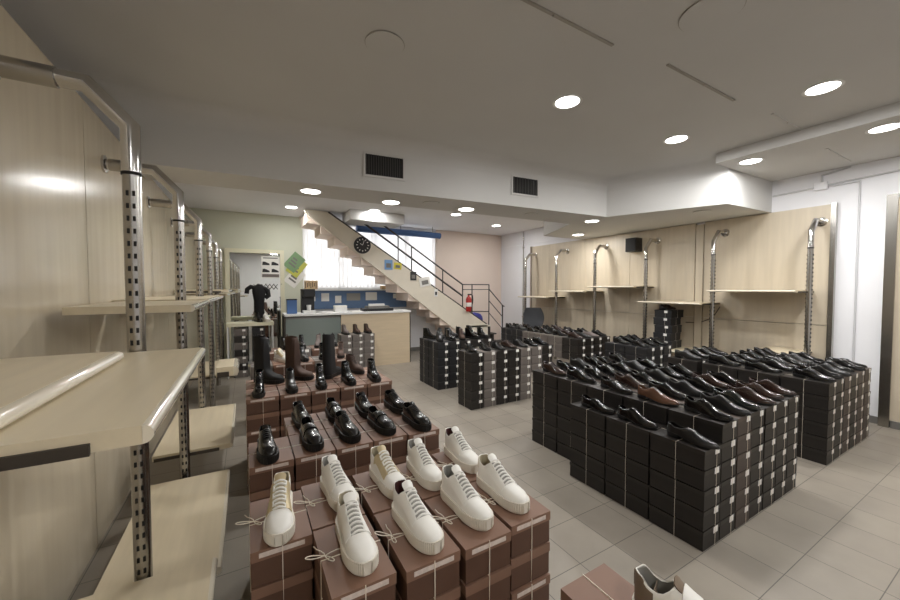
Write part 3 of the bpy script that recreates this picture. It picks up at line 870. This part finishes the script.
# third group: ankle boots in front, tall boots behind
xs3 = [-.02+.226*(i+.5) for i in range(5)]
for i, x in enumerate(xs3):
    brown_stack(x, 3.14, ZF, 6, '%s, front row, under the ankle boots' % place_names[i], w=.219, l=.31, grp='brown boxes under the ankle boots')
    boot_at('ank' if i != 1 else 'chel', x-.02, 3.11, ZF, 'on the %s brown box of the boot row' % place_names[i], random.uniform(-.15,.12), 'ankle boots on the brown boxes')
    brown_stack(x, 3.47, ZF, 6 if i in (0, 4) else 2, '%s, second row, behind the ankle boots' % place_names[i], w=.219, l=.31, grp='brown boxes behind the ankle boots')
boot_at('tallk', .155, 3.46, ZF, 'standing leftmost behind the ankle boots', .8)
boot_at('tallb', .40, 3.46, ZF, 'standing in the middle behind the ankle boots', .75)
boot_at('tallk', .68, 3.42, ZF, 'standing rightmost behind the ankle boots', 2.5)
boot_at('ankb', .90, 3.46, ZF, 'beside the rightmost tall boot', .3)
# fourth and fifth rows further back
for r, (y, x0) in enumerate(((4.35, .02), (5.25, .12))):
    for i in range(5):
        x = x0+.21*(i+.5)
        rn = ['fourth', 'fifth'][r]
        brown_stack(x, y, ZF, 3, '%s, %s row back, before the counter' % (place_names[i], rn), kind='brown' if (i+r) % 3 else 'grey', w=.203, l=.318, grp='boxes before the counter')
        k_ = [['ankg','ank','chel','ank','ankb'], ['ank','chel','ank','ankg','chel']][r][i]
        if r == 0 and i == 1:
            sn['gold'].place((x, y, ZF+.001), .5, 'small pale sneaker on a brown box far back beside the tall boots'); continue
        boot_at(k_, x, y-.02, ZF, 'on the %s box, %s row back' % (place_names[i], rn), random.uniform(-.4,.6), 'ankle boots on the rows before the counter')
# grey stacks beside the counter
for i in range(3):
    x = 1.40+.2*(i+.5)
    brown_stack(x, 6.42, ZF, 6, '%s of the three grey stacks at the counter' % ['leftmost','middle','rightmost'][i], kind='grey', w=.193, l=.31, grp='grey boxes at the counter')
    boot_at(['ankg','ankb','ankb'][i], x, 6.38, ZF, 'on the %s grey stack at the counter' % ['left','middle','right'][i], .1)
# black boxes on the low shelf of the second right bay
for q in range(5):
    box_at('blueblack', 5.78, 3.2+(-.01 if q == 4 else .02*(q % 2)), .593+PH*q, 'blue-black box, %s in stack on the right low shelf' % ['bottom','second up','third up','fourth up','top'][q], .26, .34, rz=-PI/2+.1 if q < 4 else -PI/2)
dress_at('loaf_brn', 5.76, 3.2, .593+PH*4+BH+.001, 'on the blue-black boxes of the right rack', 1.2)

# ------------------------------------------------------------------ counter
c = thing('sales_counter', 'long wooden sales counter with a grey glass end in front of the window', 'counter', (1.74, 7.08, 0))
bxo('wood_front', M['tan'], c, -.22, 1.16, -.3, -.27, .0, 1.03)
bxo('glass_front', M['glassy'], c, -1.16, -.225, -.3, -.27, .0, .98, label='grey-green glass front panel')
bxo('body', M['grey'], c, -1.15, 1.13, -.268, .2, .02, 1.02)
bxo('counter_top', M['white'], c, -1.18, 1.18, -.33, .25, 1.031, 1.068, bevel=.003)
bxo('end_post', M['bracket'], c, 1.161, 1.18, -.3, .2, 0, 1.03)
bxo('end_post', M['bracket'], c, -1.18, -1.161, -.3, .2, 0, 1.03)
bxo('division_post', M['black'], c, -.2245, -.2205, -.305, -.27, 0, 1.03)
ZC = 1.0686
t = thing('cash_register', 'low black cash register on the counter', 'cash register', (2.28, 7.0, ZC))
bxo('base', M['black'], t, -.3, .3, -.15, .15, 0, .055, bevel=.008)
bm = bmesh.new(); prism(bm, [(-.22,-.13),(.22,-.13),(.22,.1),(-.22,.1)], .055, .1); obj('keypad_block', bm, M['grey'], t)
bxo('display', M['white'], t, -.15, .17, .02, .08, .1, .14)
t = thing('coffee_machine', 'dark coffee machine standing at the left end of the counter', 'coffee machine', (.98, 7.0, ZC))
bxo('back_body', M['black'], t, -.11, .11, .0, .18, 0, .44, bevel=.01)
bxo('head', M['black'], t, -.1, .1, -.16, .01, .3, .44, bevel=.01)
bxo('drip_tray', M['white'], t, -.1, .1, -.16, -.005, 0, .05)
bm = bmesh.new(); cyl(bm, (0,-.08), .035, .04, .052, .15); obj('jug', bm, M['white'], t, smooth=True)
t = thing('blue_box', 'dark blue upright box at the left end of the glass counter', 'box', (.7, 6.98, ZC))
bxo('body', M['bluetube'], t, -.08, .08, -.07, .07, 0, .24); bxo('lid', M['nvy'], t, -.083, .083, -.073, .073, .241, .262)
t = thing('paper_box', 'white carton on the counter beside the cash register', 'box', (1.56, 7.02, ZC))
bxo('body', M['white'], t, -.11, .11, -.08, .08, 0, .09); bxo('lid', M['paper'], t, -.113, .113, -.083, .083, .091, .12)
for x, lb in ((1.3, 'white paper sheets on the counter left of the white carton'), (2.78, 'white paper sheets on the counter right of the cash register'), (1.84, 'loose receipts on the counter between carton and cash register')):
    t = thing('paper_stack', lb, 'papers', (x, 6.95, ZC))
    for q in range(3):
        o = bxo('sheet', M['paper'], t, -.1, .1, -.07, .07, .004*q+.0005, .004*q+.004); o.rotation_euler = (0,0,.15*q)
# things behind the counter
t = thing('pin_board', 'blue board with pinned notices on the wall below the window', 'board', (2.3, YF, 1.28))
bxo('board', M['blue'], t, -1.25, 1.25, -.03, -.005, -.2, .19)
bxo('frame_rail', M['white'], t, -1.26, 1.26, -.035, -.005, .19, .205)
for i, (x, z, w_, h_, mm) in enumerate(((1.2,1.32,.1,.14,'paper'),(1.45,1.33,.16,.17,'paper'),(1.72,1.28,.13,.16,'paper'),(2.05,1.33,.3,.16,'greylin'),(2.45,1.34,.26,.18,'paper'),(3.02,1.34,.1,.11,'paper'))):
    o = bxo('notice', M[mm], None, x-w_/2, x+w_/2, YF-.036, YF-.0315, z-h_/2, z+h_/2)
    tag(o, ['narrow white notice at the left end of the blue board', 'white notice second from left on the blue board', 'white notice third from left on the blue board', 'wide grey notice in the middle of the blue board', 'large white notice right of the grey one, blue board', 'small white notice at the right of the blue board'][i], 'notice', 'notices on the blue board')
t = thing('patterned_carton', 'patterned carton standing at the left end of the window sill', 'box', (1.13, 7.88, WZ0))
bxo('body', M['cardboard'], t, -.09, .16, -.045, .05, 0.0006, .18); 
bm = bmesh.new()
for i in range(7): box(bm, -.085+.034*i, -.072+.034*i, -.0462, -.0445, .02+.02*(i % 3), .15-.02*(i % 2))
obj('print', bm, M['black'], t)
t = thing('small_carton', 'small cardboard box on the right part of the window sill', 'box', (2.74, 7.88, WZ0))
bxo('body', M['cardboard'], t, -.08, .08, -.04, .04, .0006, .07); bxo('flap', M['cardboard'], t, -.082, .082, -.042, .042, .0705, .076)

# vertical blinds
t = thing('vertical_blind', 'white vertical slat blind across the bright window behind the stairs', 'blind', ((WX0+WX1)/2, YF+.03, WZ0))
bxo('head_rail', M['white'], t, -1.53, 1.53, -.025, .025, 1.375, 1.42)
def blind_mat():
    m = bpy.data.materials.new('translucent_blind'); m.use_nodes = True
    nt = m.node_tree; nt.nodes.clear()
    d = nt.nodes.new('ShaderNodeBsdfDiffuse'); d.inputs[0].default_value = (.85,.84,.83,1)
    tr = nt.nodes.new('ShaderNodeBsdfTranslucent'); tr.inputs[0].default_value = (.86,.85,.84,1)
    mx = nt.nodes.new('ShaderNodeMixShader'); mx.inputs[0].default_value = .6
    o = nt.nodes.new('ShaderNodeOutputMaterial')
    nt.links.new(d.outputs[0], mx.inputs[1]); nt.links.new(tr.outputs[0], mx.inputs[2]); nt.links.new(mx.outputs[0], o.inputs[0])
    return m
bm = bmesh.new()
n = 34
for i in range(n):
    x = -1.5+3.0*i/(n-1); a = .22; hw = .056
    dx, dy = hw*math.cos(a), hw*math.sin(a); ex, ey = -.0006*math.sin(a), .0006*math.cos(a)
    prism(bm, [(x-dx-ex, -dy-ey), (x+dx-ex, dy-ey), (x+dx+ex, dy+ey), (x-dx+ex, -dy+ey)], .02, 1.374)
obj('slats', bm, blind_mat(), t)
# blue rolled awning near the back ceiling
t = thing('rolled_awning', 'blue rolled fabric tube hung below the back ceiling', 'awning', (3.05, 7.62, 2.79))
tbo('fabric_roll', M['bluetube'], t, [(-1.0,0,.0),(-.3,0,-.01),(.4,0,-.01),(1.0,0,-.02)], .07, 16)
for x in (-.8, 0, .8): tbo('hanger', M['railing'], t, [(x,0,.062),(x,0,ZB-2.79-.0005)], .006, 6)

# ------------------------------------------------------------------ staircase
t = thing('staircase', 'cream open staircase with dark handrails rising left in front of the window', 'staircase', (4.9, 7.0, 0))
ox = 4.9
def R(p): return (p[0]-ox, p[1])
for yy0, lb in ((0., 'near stringer'), (.74, 'far stringer')):
    bm = bmesh.new()
    prism_xz(bm, [R((.94,2.9)), R((4.9,.0)), R((5.02,.0)), R((5.02,.63)), R((1.32,2.955)), R((.94,2.955))], yy0, yy0+.04)
    obj('stringer', bm, M['stair'], t)
bm = bmesh.new()
N = 15
for i in range(N):   # soffit of the flight, stepped underside
    xa = 4.74-(4.74-.97)*i/N; za = .10+(2.86-.10)*i/N; xb = 4.74-(4.74-.97)*(i+1)/N; zb_ = .10+(2.86-.10)*(i+1)/N
    prism_xz(bm, [R((xa, za+.025)), R((xb, za+.045)), R((xb, zb_+.05)), R((xa, za+.055))], .0405, .7395)
obj('soffit', bm, M['pink'], t)
for i in range(13):
    z = .8+.168*i; x = 4.6-.262*i
    bxo('tread', M['railing'], t, x-.3-ox, x-ox, .041, .739, z-.03, z)
bxo('landing', M['stair'], t, 4.45-ox, 5.12-ox, .0, .8, .6, .64)
for i, (x, z) in enumerate(((5.28, .43), (5.44, .22))):
    bxo('step', M['railing'], t, x-.16-ox, x-ox, .0, .7, z-.03, z)
    bxo('step_support', M['railing'], t, x-.1-ox, x-.06-ox, .02, .68, 0, z-.031)
bxo('landing_support', M['railing'], t, 5.05-ox, 5.11-ox, .02, .08, 0, .599)
bxo('landing_support', M['railing'], t, 5.05-ox, 5.11-ox, .7, .76, 0, .599)
def rail(name, pts, r=.014): tbo(name, M['railing'], t, [(x-ox, y-7., z) for x, y, z in pts], r, 8)
yr = 7.02
rail('handrail', [(4.32, yr, 1.606), (2.2, yr, 1.606+.633*2.12)], .017)
rail('mid_rail', [(4.32, yr, 1.342), (1.85, yr, 1.342+.64*2.47)], .02)
rail('top_edge', [(4.99, yr, .665), (1.36, yr, 2.95)], .016)
for x in (2.75, 3.05, 3.8, 4.32):
    z0 = .63+(5.02-x)*.628
    rail('baluster', [(x, yr, z0-.02), (x, yr, 1.606+.633*(4.32-x))], .013)
rail('handrail', [(4.32, yr, 1.606), (5.065, yr, 1.606)], .013)
rail('mid_rail', [(4.32, yr, 1.49), (5.065, yr, 1.49)], .009)
rail('mid_rail', [(4.32, yr, .99), (5.065, yr, .96)], .012)
for x in (4.58, 5.065): rail('baluster', [(x, yr, .62), (x, yr, 1.606)], .013)
rail('handrail', [(5.065, yr, 1.50), (5.475, yr, 1.10), (5.53, yr, 1.07)], .013)
rail('mid_rail', [(5.065, yr, 1.22), (5.475, yr, .82)], .011)
rail('mid_rail', [(5.065, yr, .93), (5.475, yr, .52)], .009)
rail('newel', [(5.475, yr, 0), (5.475, yr, 1.10)], .016)
# clock and papers on the stringer face
def disc(bm, r, y0, y1, n=32):
    a = [bm.verts.new((r*math.cos(2*PI*i/n), y0, r*math.sin(2*PI*i/n))) for i in range(n)]
    b = [bm.verts.new((r*math.cos(2*PI*i/n), y1, r*math.sin(2*PI*i/n))) for i in range(n)]
    bm.faces.new(a); bm.faces.new(b[::-1])
    for i in range(n): bm.faces.new((a[i], b[i], b[(i+1) % n], a[(i+1) % n]))
t = thing('wall_clock', 'round dark wall clock on the side of the staircase', 'clock', (1.99, 6.998, 2.365))
bm = bmesh.new(); disc(bm, .165, -.03, -.001); obj('case', bm, M['nvy'], t, smooth=True)
bm = bmesh.new(); disc(bm, .145, -.033, -.0305); dial = obj('dial', bm, M['black'], t, smooth=True)
bm = bmesh.new()
for i in range(12):
    a = 2*PI*i/12; v = [bm.verts.new((rr*math.cos(a)+ww*math.sin(a), -.035, rr*math.sin(a)-ww*math.cos(a))) for rr, ww in ((.1,-.008),(.125,-.008),(.125,.008),(.1,.008))]
    f = bm.faces.new(v); r_ = bmesh.ops.extrude_face_region(bm, geom=[f]); bmesh.ops.translate(bm, vec=(0,.0015,0), verts=[g for g in r_['geom'] if isinstance(g, bmesh.types.BMVert)])
obj('hour_marks', bm, M['paper'], dial)
tbo('hand', M['paper'], dial, [(0,-.037,0),(-.05,-.037,.03)], .005, 6); tbo('hand', M['paper'], dial, [(0,-.04,0),(.03,-.04,.09)], .004, 6)
for lb, mm, (x, z), (w_, h_), rot in (('pale blue leaflet on the staircase side below the clock', 'lightblue', (2.53,2.0), (.17,.2), 0), ('yellow note on the staircase side beside the blue leaflet', 'yellow', (2.73,1.98), (.17,.13), .1),
        ('small dark framed print on the middle of the staircase side', 'black', (3.08,1.78), (.14,.18), 0), ('white notice sheet on the staircase side right of the dark print', 'paper', (3.35,1.66), (.26,.2), -.2), ('small black and white tag low on the staircase side', 'white', (3.62,1.42), (.08,.16), 0)):
    t = thing('notice_sign', lb, 'poster', (x, 6.998, z)); 
    o = bxo('sheet', M[mm], t, -w_/2, w_/2, -.006, -.001, -h_/2, h_/2); o.rotation_euler = (0, rot, 0)
    p = bxo('print', M['grey' if mm != 'white' else 'black'], t, -w_*.3, w_*.3, -.0072, -.0062, -h_*.3, h_*.15); p.rotation_euler = (0, rot, 0)
# fire extinguisher
t = thing('fire_extinguisher', 'red fire extinguisher hung on the stair landing rail', 'fire extinguisher', (4.43, 6.93, .99))
bm = bmesh.new(); lathe(bm, [(.055,0),(.065,.02),(.065,.27),(.05,.32),(.022,.345),(.022,.37)], 20); cy = obj('cylinder', bm, M['red'], t, smooth=True)
bm = bmesh.new(); lathe(bm, [(.0655,.11),(.0662,.112),(.0662,.2),(.0655,.202)], 20); obj('label_band', bm, M['paper'], cy, smooth=True)
va = bxo('valve', M['black'], t, -.02, .06, -.015, .015, .37, .40)
tbo('hose', M['black'], va, [(.05,0,.39),(.1,-.01,.36),(.11,-.01,.26),(.09,-.02,.16)], .01, 8)
tbo('mount_hook', M['railing'], t, [(0,.06,.2),(0,.085,.22)], .01, 6)
# blue bag on the landing
bm = bmesh.new()
bmesh.ops.create_icosphere(bm, subdivisions=3, radius=1)
for v in bm.verts:
    r_ = 1+.12*math.sin(7*v.co.x+3*v.co.z)*math.cos(5*v.co.y)
    v.co = Vector((v.co.x*.19*r_, v.co.y*.14*r_, max(-.7, v.co.z)*.16*r_))
zmin = min(v.co.z for v in bm.verts)
for v in bm.verts: v.co.z -= zmin
o = obj('plastic_bag', bm, M['bluebag'], smooth=True); o.location = (4.86, 7.3, .643)
tag(o, 'crumpled blue plastic bag on the stair landing', 'bag')
# office chair behind the stacks
t = thing('office_chair', 'grey swivel chair with a curved back before the far right rack', 'chair', (5.53, 6.04, 0), -1.0)
bm = bmesh.new(); rows = []
for i in range(9):
    z = .62+.46*i/8; hw = .24*math.sin(PI*(.12+.76*i/8))**.35
    rows.append([bm.verts.new((hw*u, .18+.05*u*u*-1+.03*math.sin(PI*i/8), z)) for u in np.linspace(-1, 1, 9)])
for A_, B_ in zip(rows, rows[1:]):
    for k_ in range(8): bm.faces.new((A_[k_], A_[k_+1], B_[k_+1], B_[k_]))
solid(bm, .035); obj('backrest', bm, M['chairg'], t, smooth=True)
bxo('seat', M['chairg'], t, -.23, .23, -.25, .2, .45, .52, bevel=.02)
tbo('back_strut', M['black'], t, [(0,.15,.46),(0,.23,.52),(0,.23,.75)], .02, 8)
tbo('gas_column', M['black'], t, [(0,0,.08),(0,0,.449)], .025, 12)
for i in range(5):
    a = 2*PI*i/5; tbo('leg', M['black'], t, [(0,0,.09),(.26*math.cos(a),.26*math.sin(a),.05),(.27*math.cos(a),.27*math.sin(a),.012)], .014, 8)

# ------------------------------------------------------------------ mirror corner
t = thing('wall_mirror', 'tall cream-framed mirror on the pale green far wall', 'mirror', (.16, YF-.012, 0), -math.radians(.9))
fw = .075
bxo('glass', M['mirror'], t, -.43, .43, -.02, -.005, .05, 2.2)
bxo('frame', M['cream'], t, -.43-fw, -.43, -.045, 0, 0, 2.2+fw); bxo('frame', M['cream'], t, .43, .43+fw, -.045, 0, 0, 2.2+fw)
bxo('frame', M['cream'], t, -.43, .43, -.045, 0, 2.2, 2.2+fw); bxo('frame', M['cream'], t, -.43, .43, -.045, 0, 0, .05)
t = thing('shoe_poster', 'small poster with four dark shoe pictures stuck on the mirror', 'poster', (.42, YF-.036, 1.72))
bxo('sheet', M['paper'], t, -.16, .16, -.006, -.003, 0, .43)
for i, (x, z) in enumerate(((-.08,.29),(.08,.29),(-.08,.15),(.08,.15))):
    bm = bmesh.new(); prism_xz(bm, [(x-.065,z-.035),(x+.065,z-.035),(x+.06,z-.005),(x+.01,z+.02),(x-.03,z+.035),(x-.06,z+.03)], -.0075, -.0062)
    obj('shoe_picture', bm, M['black'], t)
bxo('title_line', M['grey'], t, -.13, .13, -.0075, -.0062, .385, .405); bxo('text_block', M['suede_gry'], t, -.15, .15, -.0075, -.0062, .02, .08)
t = thing('coat_rack', 'black zigzag accordion coat rack hung on the mirror', 'coat rack', (.33, YF-.05, 1.55))
for s in (-1, 1):
    pts = [(-.21+.07*i, 0, .05*s*(1 if i % 2 else -1)) for i in range(7)]
    tbo('lattice_bar', M['black'], t, [(p[0], -.006*s, p[2]) for p in pts], .007, 6)
for i in range(4): tbo('peg', M['black'], t, [(-.14+.14*i if i < 4 else 0, .0, .05), (-.14+.14*i, -.05, .055)], .007, 6)
# black jacket hanging from the rack
bm = bmesh.new(); rings = []
prof = [(1.60,.03,.03),(1.57,.07,.05),(1.53,.11,.06),(1.46,.115,.07),(1.36,.1,.07),(1.25,.085,.065),(1.12,.08,.07),(1.0,.095,.075),(.95,.1,.075)]
for z, a, b in prof:
    rings.append([bm.verts.new((.21+a*math.cos(2*PI*i/18)*(1+.06*math.sin(5*i)), YF-.15+b*math.sin(2*PI*i/18)*(1+.1*math.cos(4*i)), z)) for i in range(18)])
for A_, B_ in zip(rings, rings[1:]):
    for i in range(18): bm.faces.new((A_[i], A_[(i+1) % 18], B_[(i+1) % 18], B_[i]))
bm.faces.new(rings[0]); bm.faces.new(rings[-1][::-1])
t = thing('black_jacket', 'black jacket hanging from the zigzag rack on the mirror', 'jacket', (0,0,0))
obj('body', bm, M['blackcloth'], t, smooth=True)
for s, p in ((-1, [(.13,1.53),(.07,1.55),(.01,1.5),(-.0,1.42)]), (1, [(.29,1.53),(.36,1.47),(.37,1.38),(.31,1.33)])):
    bm = bmesh.new(); tube(bm, [(x, YF-.16, z) for x, z in p], .04, 10); obj('sleeve', bm, M['blackcloth'], t, smooth=True)
tbo('hanging_loop', M['black'], t, [(.21,YF-.15,1.6),(.21,YF-.1,1.61)], .006, 6)
# small pale table before the mirror
t = thing('side_table', 'narrow pale table on thin white legs before the mirror', 'table', (.05, 7.2, 0))
bxo('table_top', M['cream'], t, -.36, .36, -.18, .18, .87, .93, bevel=.004)
for x in (-.34, .34):
    for y in (-.16, .16): tbo('leg', M['white'], t, [(x,y,0),(x,y,.8695)], .013, 8)
boot_at('ank', .17, 7.16, .93, 'on the pale table before the mirror', .3)
sn['plain'].place((.3, 7.16, .931), .2, 'pale trainer on the right end of the pale table before the mirror')
LV = ['bottom','second up','third up','fourth up','fifth up','sixth up','top']
for q in range(7):
    box_at('black' if q % 2 else 'grey', -.1, 7.2, PH*q, '%s box, %s, in left stack under the pale table' % ('black' if q % 2 else 'grey', LV[q]), .2, .323)
    box_at('blueblack', .17, 7.2, PH*q, 'blue-black box, %s, in right stack under the pale table' % LV[q], .2, .323)
# leaflets on the wall
for i, (lb, mm, (x, z), rot) in enumerate((('green leaflet at the top of the fan pinned beside the mirror', 'greenp', (.86,2.05), .7), ('yellow-green leaflet in the middle of the fan beside the mirror', 'yg', (.9,1.95), .65), ('white newspaper page at the bottom of the fan beside the mirror', 'paper', (.86,1.74), .68))):
    t = thing('hanging_leaflet', lb, 'leaflet', (x, YF-.002-.004*(3-i), z))
    o = bxo('sheet', M[mm], t, -.13, .13, -.003, 0, -.18, .18); o.rotation_euler = (0, rot, 0)
    for q in range(3):
        p = bxo('print', M['grey'], t, -.08, .08-.03*q, -.0042, -.0032, -.09+.065*q, -.055+.065*q); p.rotation_euler = (0, rot, 0)

# ------------------------------------------------------------------ fittings on ceiling and walls
def make_light():
    t = thing('ceiling_downlight', '', 'ceiling light')
    bm = bmesh.new()
    n = 32; a = []
    for r, z in ((.112,-.0005),(.118,-.006),(.1,-.008),(.094,-.004)): a.append([bm.verts.new((r*math.cos(2*PI*i/n), r*math.sin(2*PI*i/n), z)) for i in range(n)])
    for p, q in ((0,1),(1,2),(2,3),(3,0)):
        for i in range(n): bm.faces.new((a[p][i], a[p][(i+1) % n], a[q][(i+1) % n], a[q][i]))
    obj('trim_ring', bm, M['white'], t, smooth=True)
    bm = bmesh.new(); cyl(bm, (0,0), .0935, .0935, -.006, -.0015, 32); obj('diffuser', bm, M['diff'], t)
    return t
LP = Proto(make_light)
LIGHTS = [
 (2.32, 2.13, ZM, 'round lit downlight in the main ceiling, nearest the vents', 1.), (3.87, 2.10, ZM, 'round lit downlight in the main ceiling near the bulkhead corner', 1.), (3.86, 1.02, ZM, 'large bright downlight high on the right of the main ceiling', 1.),
 (4.95, .90, ZT_, 'bright downlight in the lower right ceiling strip at the picture edge', 1.5), (4.94, 1.87, ZT_, 'bright downlight in the lower ceiling strip beside the bulkhead', .7),
 (.6, 4.0, ZS, 'bright downlight under the beam left of the window', 1.), (4.56, 3.68, ZS, 'downlight under the bulkhead near its inner corner', .8), (5.5, 4.75, ZS, 'downlight under the far end of the right bulkhead', .8),
 (1.5, 4.05, ZS, 'downlight under the beam below the large vent', .6), (2.47, 3.93, ZS, 'downlight under the beam midway between the two round grilles', .6),
 (.72, 7.0, ZB, 'downlight in the back ceiling nearest the mirror', .8), (2.1, 6.55, ZB, 'downlight in the back ceiling above the counter', .8),
 (3.6, 6.1, ZB, 'downlight in the back ceiling above the far left block', .8), (5.05, 6.72, ZB, 'downlight in the back ceiling over the stair landing', .8)]
UNSEEN = [(.3, -1.0, ZM), (2.3, -.9, ZM), (3.9, -1.2, ZM)]  # extra downlights added out of view to brighten the near room
def lamp(x, y, z, k_):
    l = bpy.data.lights.new('downlight_lamp', 'AREA'); l.shape = 'DISK'; l.size = .18
    l.energy = LE*k_; l.color = (1.0, .993, .98); l.spread = math.radians(180)
    o = bpy.data.objects.new('downlight_lamp', l); COL.objects.link(o); o.location = (x, y, z-.012)
LE = 19.5
for x, y, z, lb, k_ in LIGHTS:
    LP.place((x, y, z), 0, lb); lamp(x, y, z, k_)
for i, (x, y, z) in enumerate(UNSEEN):
    LP.place((x, y, z), 0, 'unseen downlight added for light behind the camera, %s' % ['left', 'middle', 'right'][i]); lamp(x, y, z, 1.15)

def vent(label, x, y, z, w_, h_, n, rz):
    t = thing('air_vent', label, 'vent', (x, y, z), rz)
    bxo('backing', M['dark'], t, -w_/2, w_/2, -.004, -.001, -h_/2, h_/2)
    bm = bmesh.new()
    f = .022
    for b in ((-w_/2-f, w_/2+f, -h_/2-f, -h_/2), (-w_/2-f, w_/2+f, h_/2, h_/2+f), (-w_/2-f, -w_/2, -h_/2, h_/2), (w_/2, w_/2+f, -h_/2, h_/2)):
        box(bm, b[0], b[1], -.012, -.0008, b[2], b[3])
    obj('frame', bm, M['ceil'], t)
    bm = bmesh.new()
    for i in range(n):
        xx = -w_/2+w_*(i+.5)/n; box(bm, xx-.004, xx+.004, -.011, -.0042, -h_/2, h_/2)
    obj('louvres', bm, M['louvre'], t)
ang1 = math.atan2(3.55-3.73, 2.15-.46); ang2 = math.atan2(3.37-3.55, 4.48-2.15)
def yb(x): return 3.73+(x-.46)*math.tan(ang1) if x < 2.15 else 3.55+(x-2.15)*math.tan(ang2)
vent('large square-slotted air vent in the ceiling beam, on the left', 1.28, yb(1.28)-.001, 2.80, .40, .21, 16, ang1)
vent('smaller slatted air vent in the ceiling beam, on the right', 3.06, yb(3.06)-.001, 2.80, .38, .20, 9, ang2)
for lb, x, y, z, r in (('flush round cover plate in the ceiling above the vents', .78, 2.2, ZM, .12), ('flush round cover plate at the top edge of the ceiling', 2.27, 1.06, ZM, .15), ('round cover plate under the right bulkhead', 5.25, 2.5, ZS, .1),
                       ('round grille under the beam left of the small vent', 1.93, 3.85, ZS, .1), ('round grille under the beam below the small vent', 3.4, 3.74, ZS, .09)):
    t = thing('ceiling_cover_plate', lb, 'cover plate', (x, y, z))
    bm = bmesh.new(); cyl(bm, (0,0), r, r*.97, -.008, -.0006, 36); obj('plate', bm, M['ceil'], t)
    bm = bmesh.new(); n = 36; a = []
    for rr, zz in ((r*1.0,-.0006),(r*1.03,-.004),(r*1.0,-.004)): a.append([bm.verts.new((rr*math.cos(2*PI*i/n), rr*math.sin(2*PI*i/n), zz)) for i in range(n)])
    for p, q in ((0,1),(1,2),(2,0)):
        for i in range(n): bm.faces.new((a[p][i], a[p][(i+1) % n], a[q][(i+1) % n], a[q][i]))
    obj('rim', bm, M['channel'], t)
for i, (xa, xb, z) in enumerate(((1.0, 2.03, ZM), (2.53, 3.48, ZM), (4.04, 4.68, ZM), (5.16, 5.93, ZT_))):
    y = 1.5-.06*i
    t = thing('ceiling_cable_channel', ['thin grey cable channel on the ceiling at the top centre of the photo', 'second thin cable channel on the ceiling, right of the first', 'short cable channel on the ceiling beside the step', 'pale cable channel on the lower ceiling strip at right'][i], 'cable channel', ((xa+xb)/2, y, z))
    h = (xb-xa)/2
    bxo('channel', M['channel'] if i < 2 else M['ceil'], t, -h, h, -.009, .009, -.009, -.0006)
    bm = bmesh.new(); cyl(bm, (0,0), .006, .006, -.0115, -.0085, 10); obj('screw', bm, M['chrome'], t)
# conduits and junction box on the right wall
t = thing('wall_conduit', 'grey conduit with a square junction box high on the right white wall', 'conduit', (XR, 1.6, 2.77))
def cd(pts, nm='pipe', r=.011): tbo(nm, M['conduit'], t, [(-r-.001, y-1.6, z-2.77) for y, z in pts], r, 8)
cd([(2.07,2.75),(1.66,2.765)]); cd([(1.545,2.775),(.2,2.83)])
cd([(1.545,2.75),(1.285,2.755),(1.285,.5)], r=.009); cd([(1.6,2.815),(1.6,2.90),(1.36,2.94)])
bxo('junction_box', M['wall'], t, -.05, -.001, -.055, .06, -.045, .045, bevel=.006)
t = thing('wall_pipe', 'thin vertical pipe on the right wall past the far rack post', 'pipe', (XR-.016, 7.02, 0))
tbo('pipe', M['steel'], t, [(0,0,0),(0,0,2.95)], .014, 10)
for z in (.8, 2.55): tbo('clamp', M['steel'], t, [(.0,-.03,z),(.0,.03,z)], .015, 8)
tbo('cable', M['wall'], None, [(XR-.008, 5.3, 2.62), (XR-.008, 7.0, 2.62), (XR-.008, 8.9, 2.62)], .007, 8)
tag(bpy.context.scene.objects['cable'], 'thin white cable running level along the far right wall', 'cable')
# wall speaker
t = thing('wall_speaker', 'small dark box loudspeaker high on the beige right wall', 'speaker', (6.1, 3.95, 2.29))
sc = bxo('cabinet', M['blk'], t, -.19, -.001, -.1, .1, -.12, .12, bevel=.006)
bxo('grille', M['dark'], sc, -.196, -.1905, -.085, .085, -.105, .105)
tbo('wall_cable', M['drk'], None, [(6.094, 2.63, 1.25), (6.094, 2.72, 1.08), (6.094, 2.9, .99), (6.094, 3.1, .98)], .006, 6)
tag(bpy.context.scene.objects['wall_cable'], 'dark cable sagging on the right wall panel beside the stacked boxes', 'cable')

realize_boxes()
# ------------------------------------------------------------------ world, exposure
W = bpy.data.worlds.new('daylight'); S.world = W; W.use_nodes = True
bg = W.node_tree.nodes['Background']; bg.inputs[0].default_value = (.93, .96, 1., 1); bg.inputs[1].default_value = 5.2
l = bpy.data.lights.new('window_portal', 'AREA'); l.shape = 'RECTANGLE'; l.size = WX1-WX0; l.size_y = WZ1-WZ0
l.cycles.is_portal = True
o = bpy.data.objects.new('window_portal', l); COL.objects.link(o); o.location = ((WX0+WX1)/2, YF+.14, (WZ0+WZ1)/2); o.rotation_euler = (-PI/2, 0, 0)
vs = S.view_settings
S.display_settings.display_device = 'sRGB'
vs.view_transform = 'Standard'; vs.look = 'None'; vs.gamma = 1; vs.use_curve_mapping = False
vs.exposure = 0.
S.cycles.use_denoising = True
S.cycles.max_bounces = 8; S.cycles.diffuse_bounces = 5; S.cycles.glossy_bounces = 4
S.cycles.sample_clamp_indirect = 6
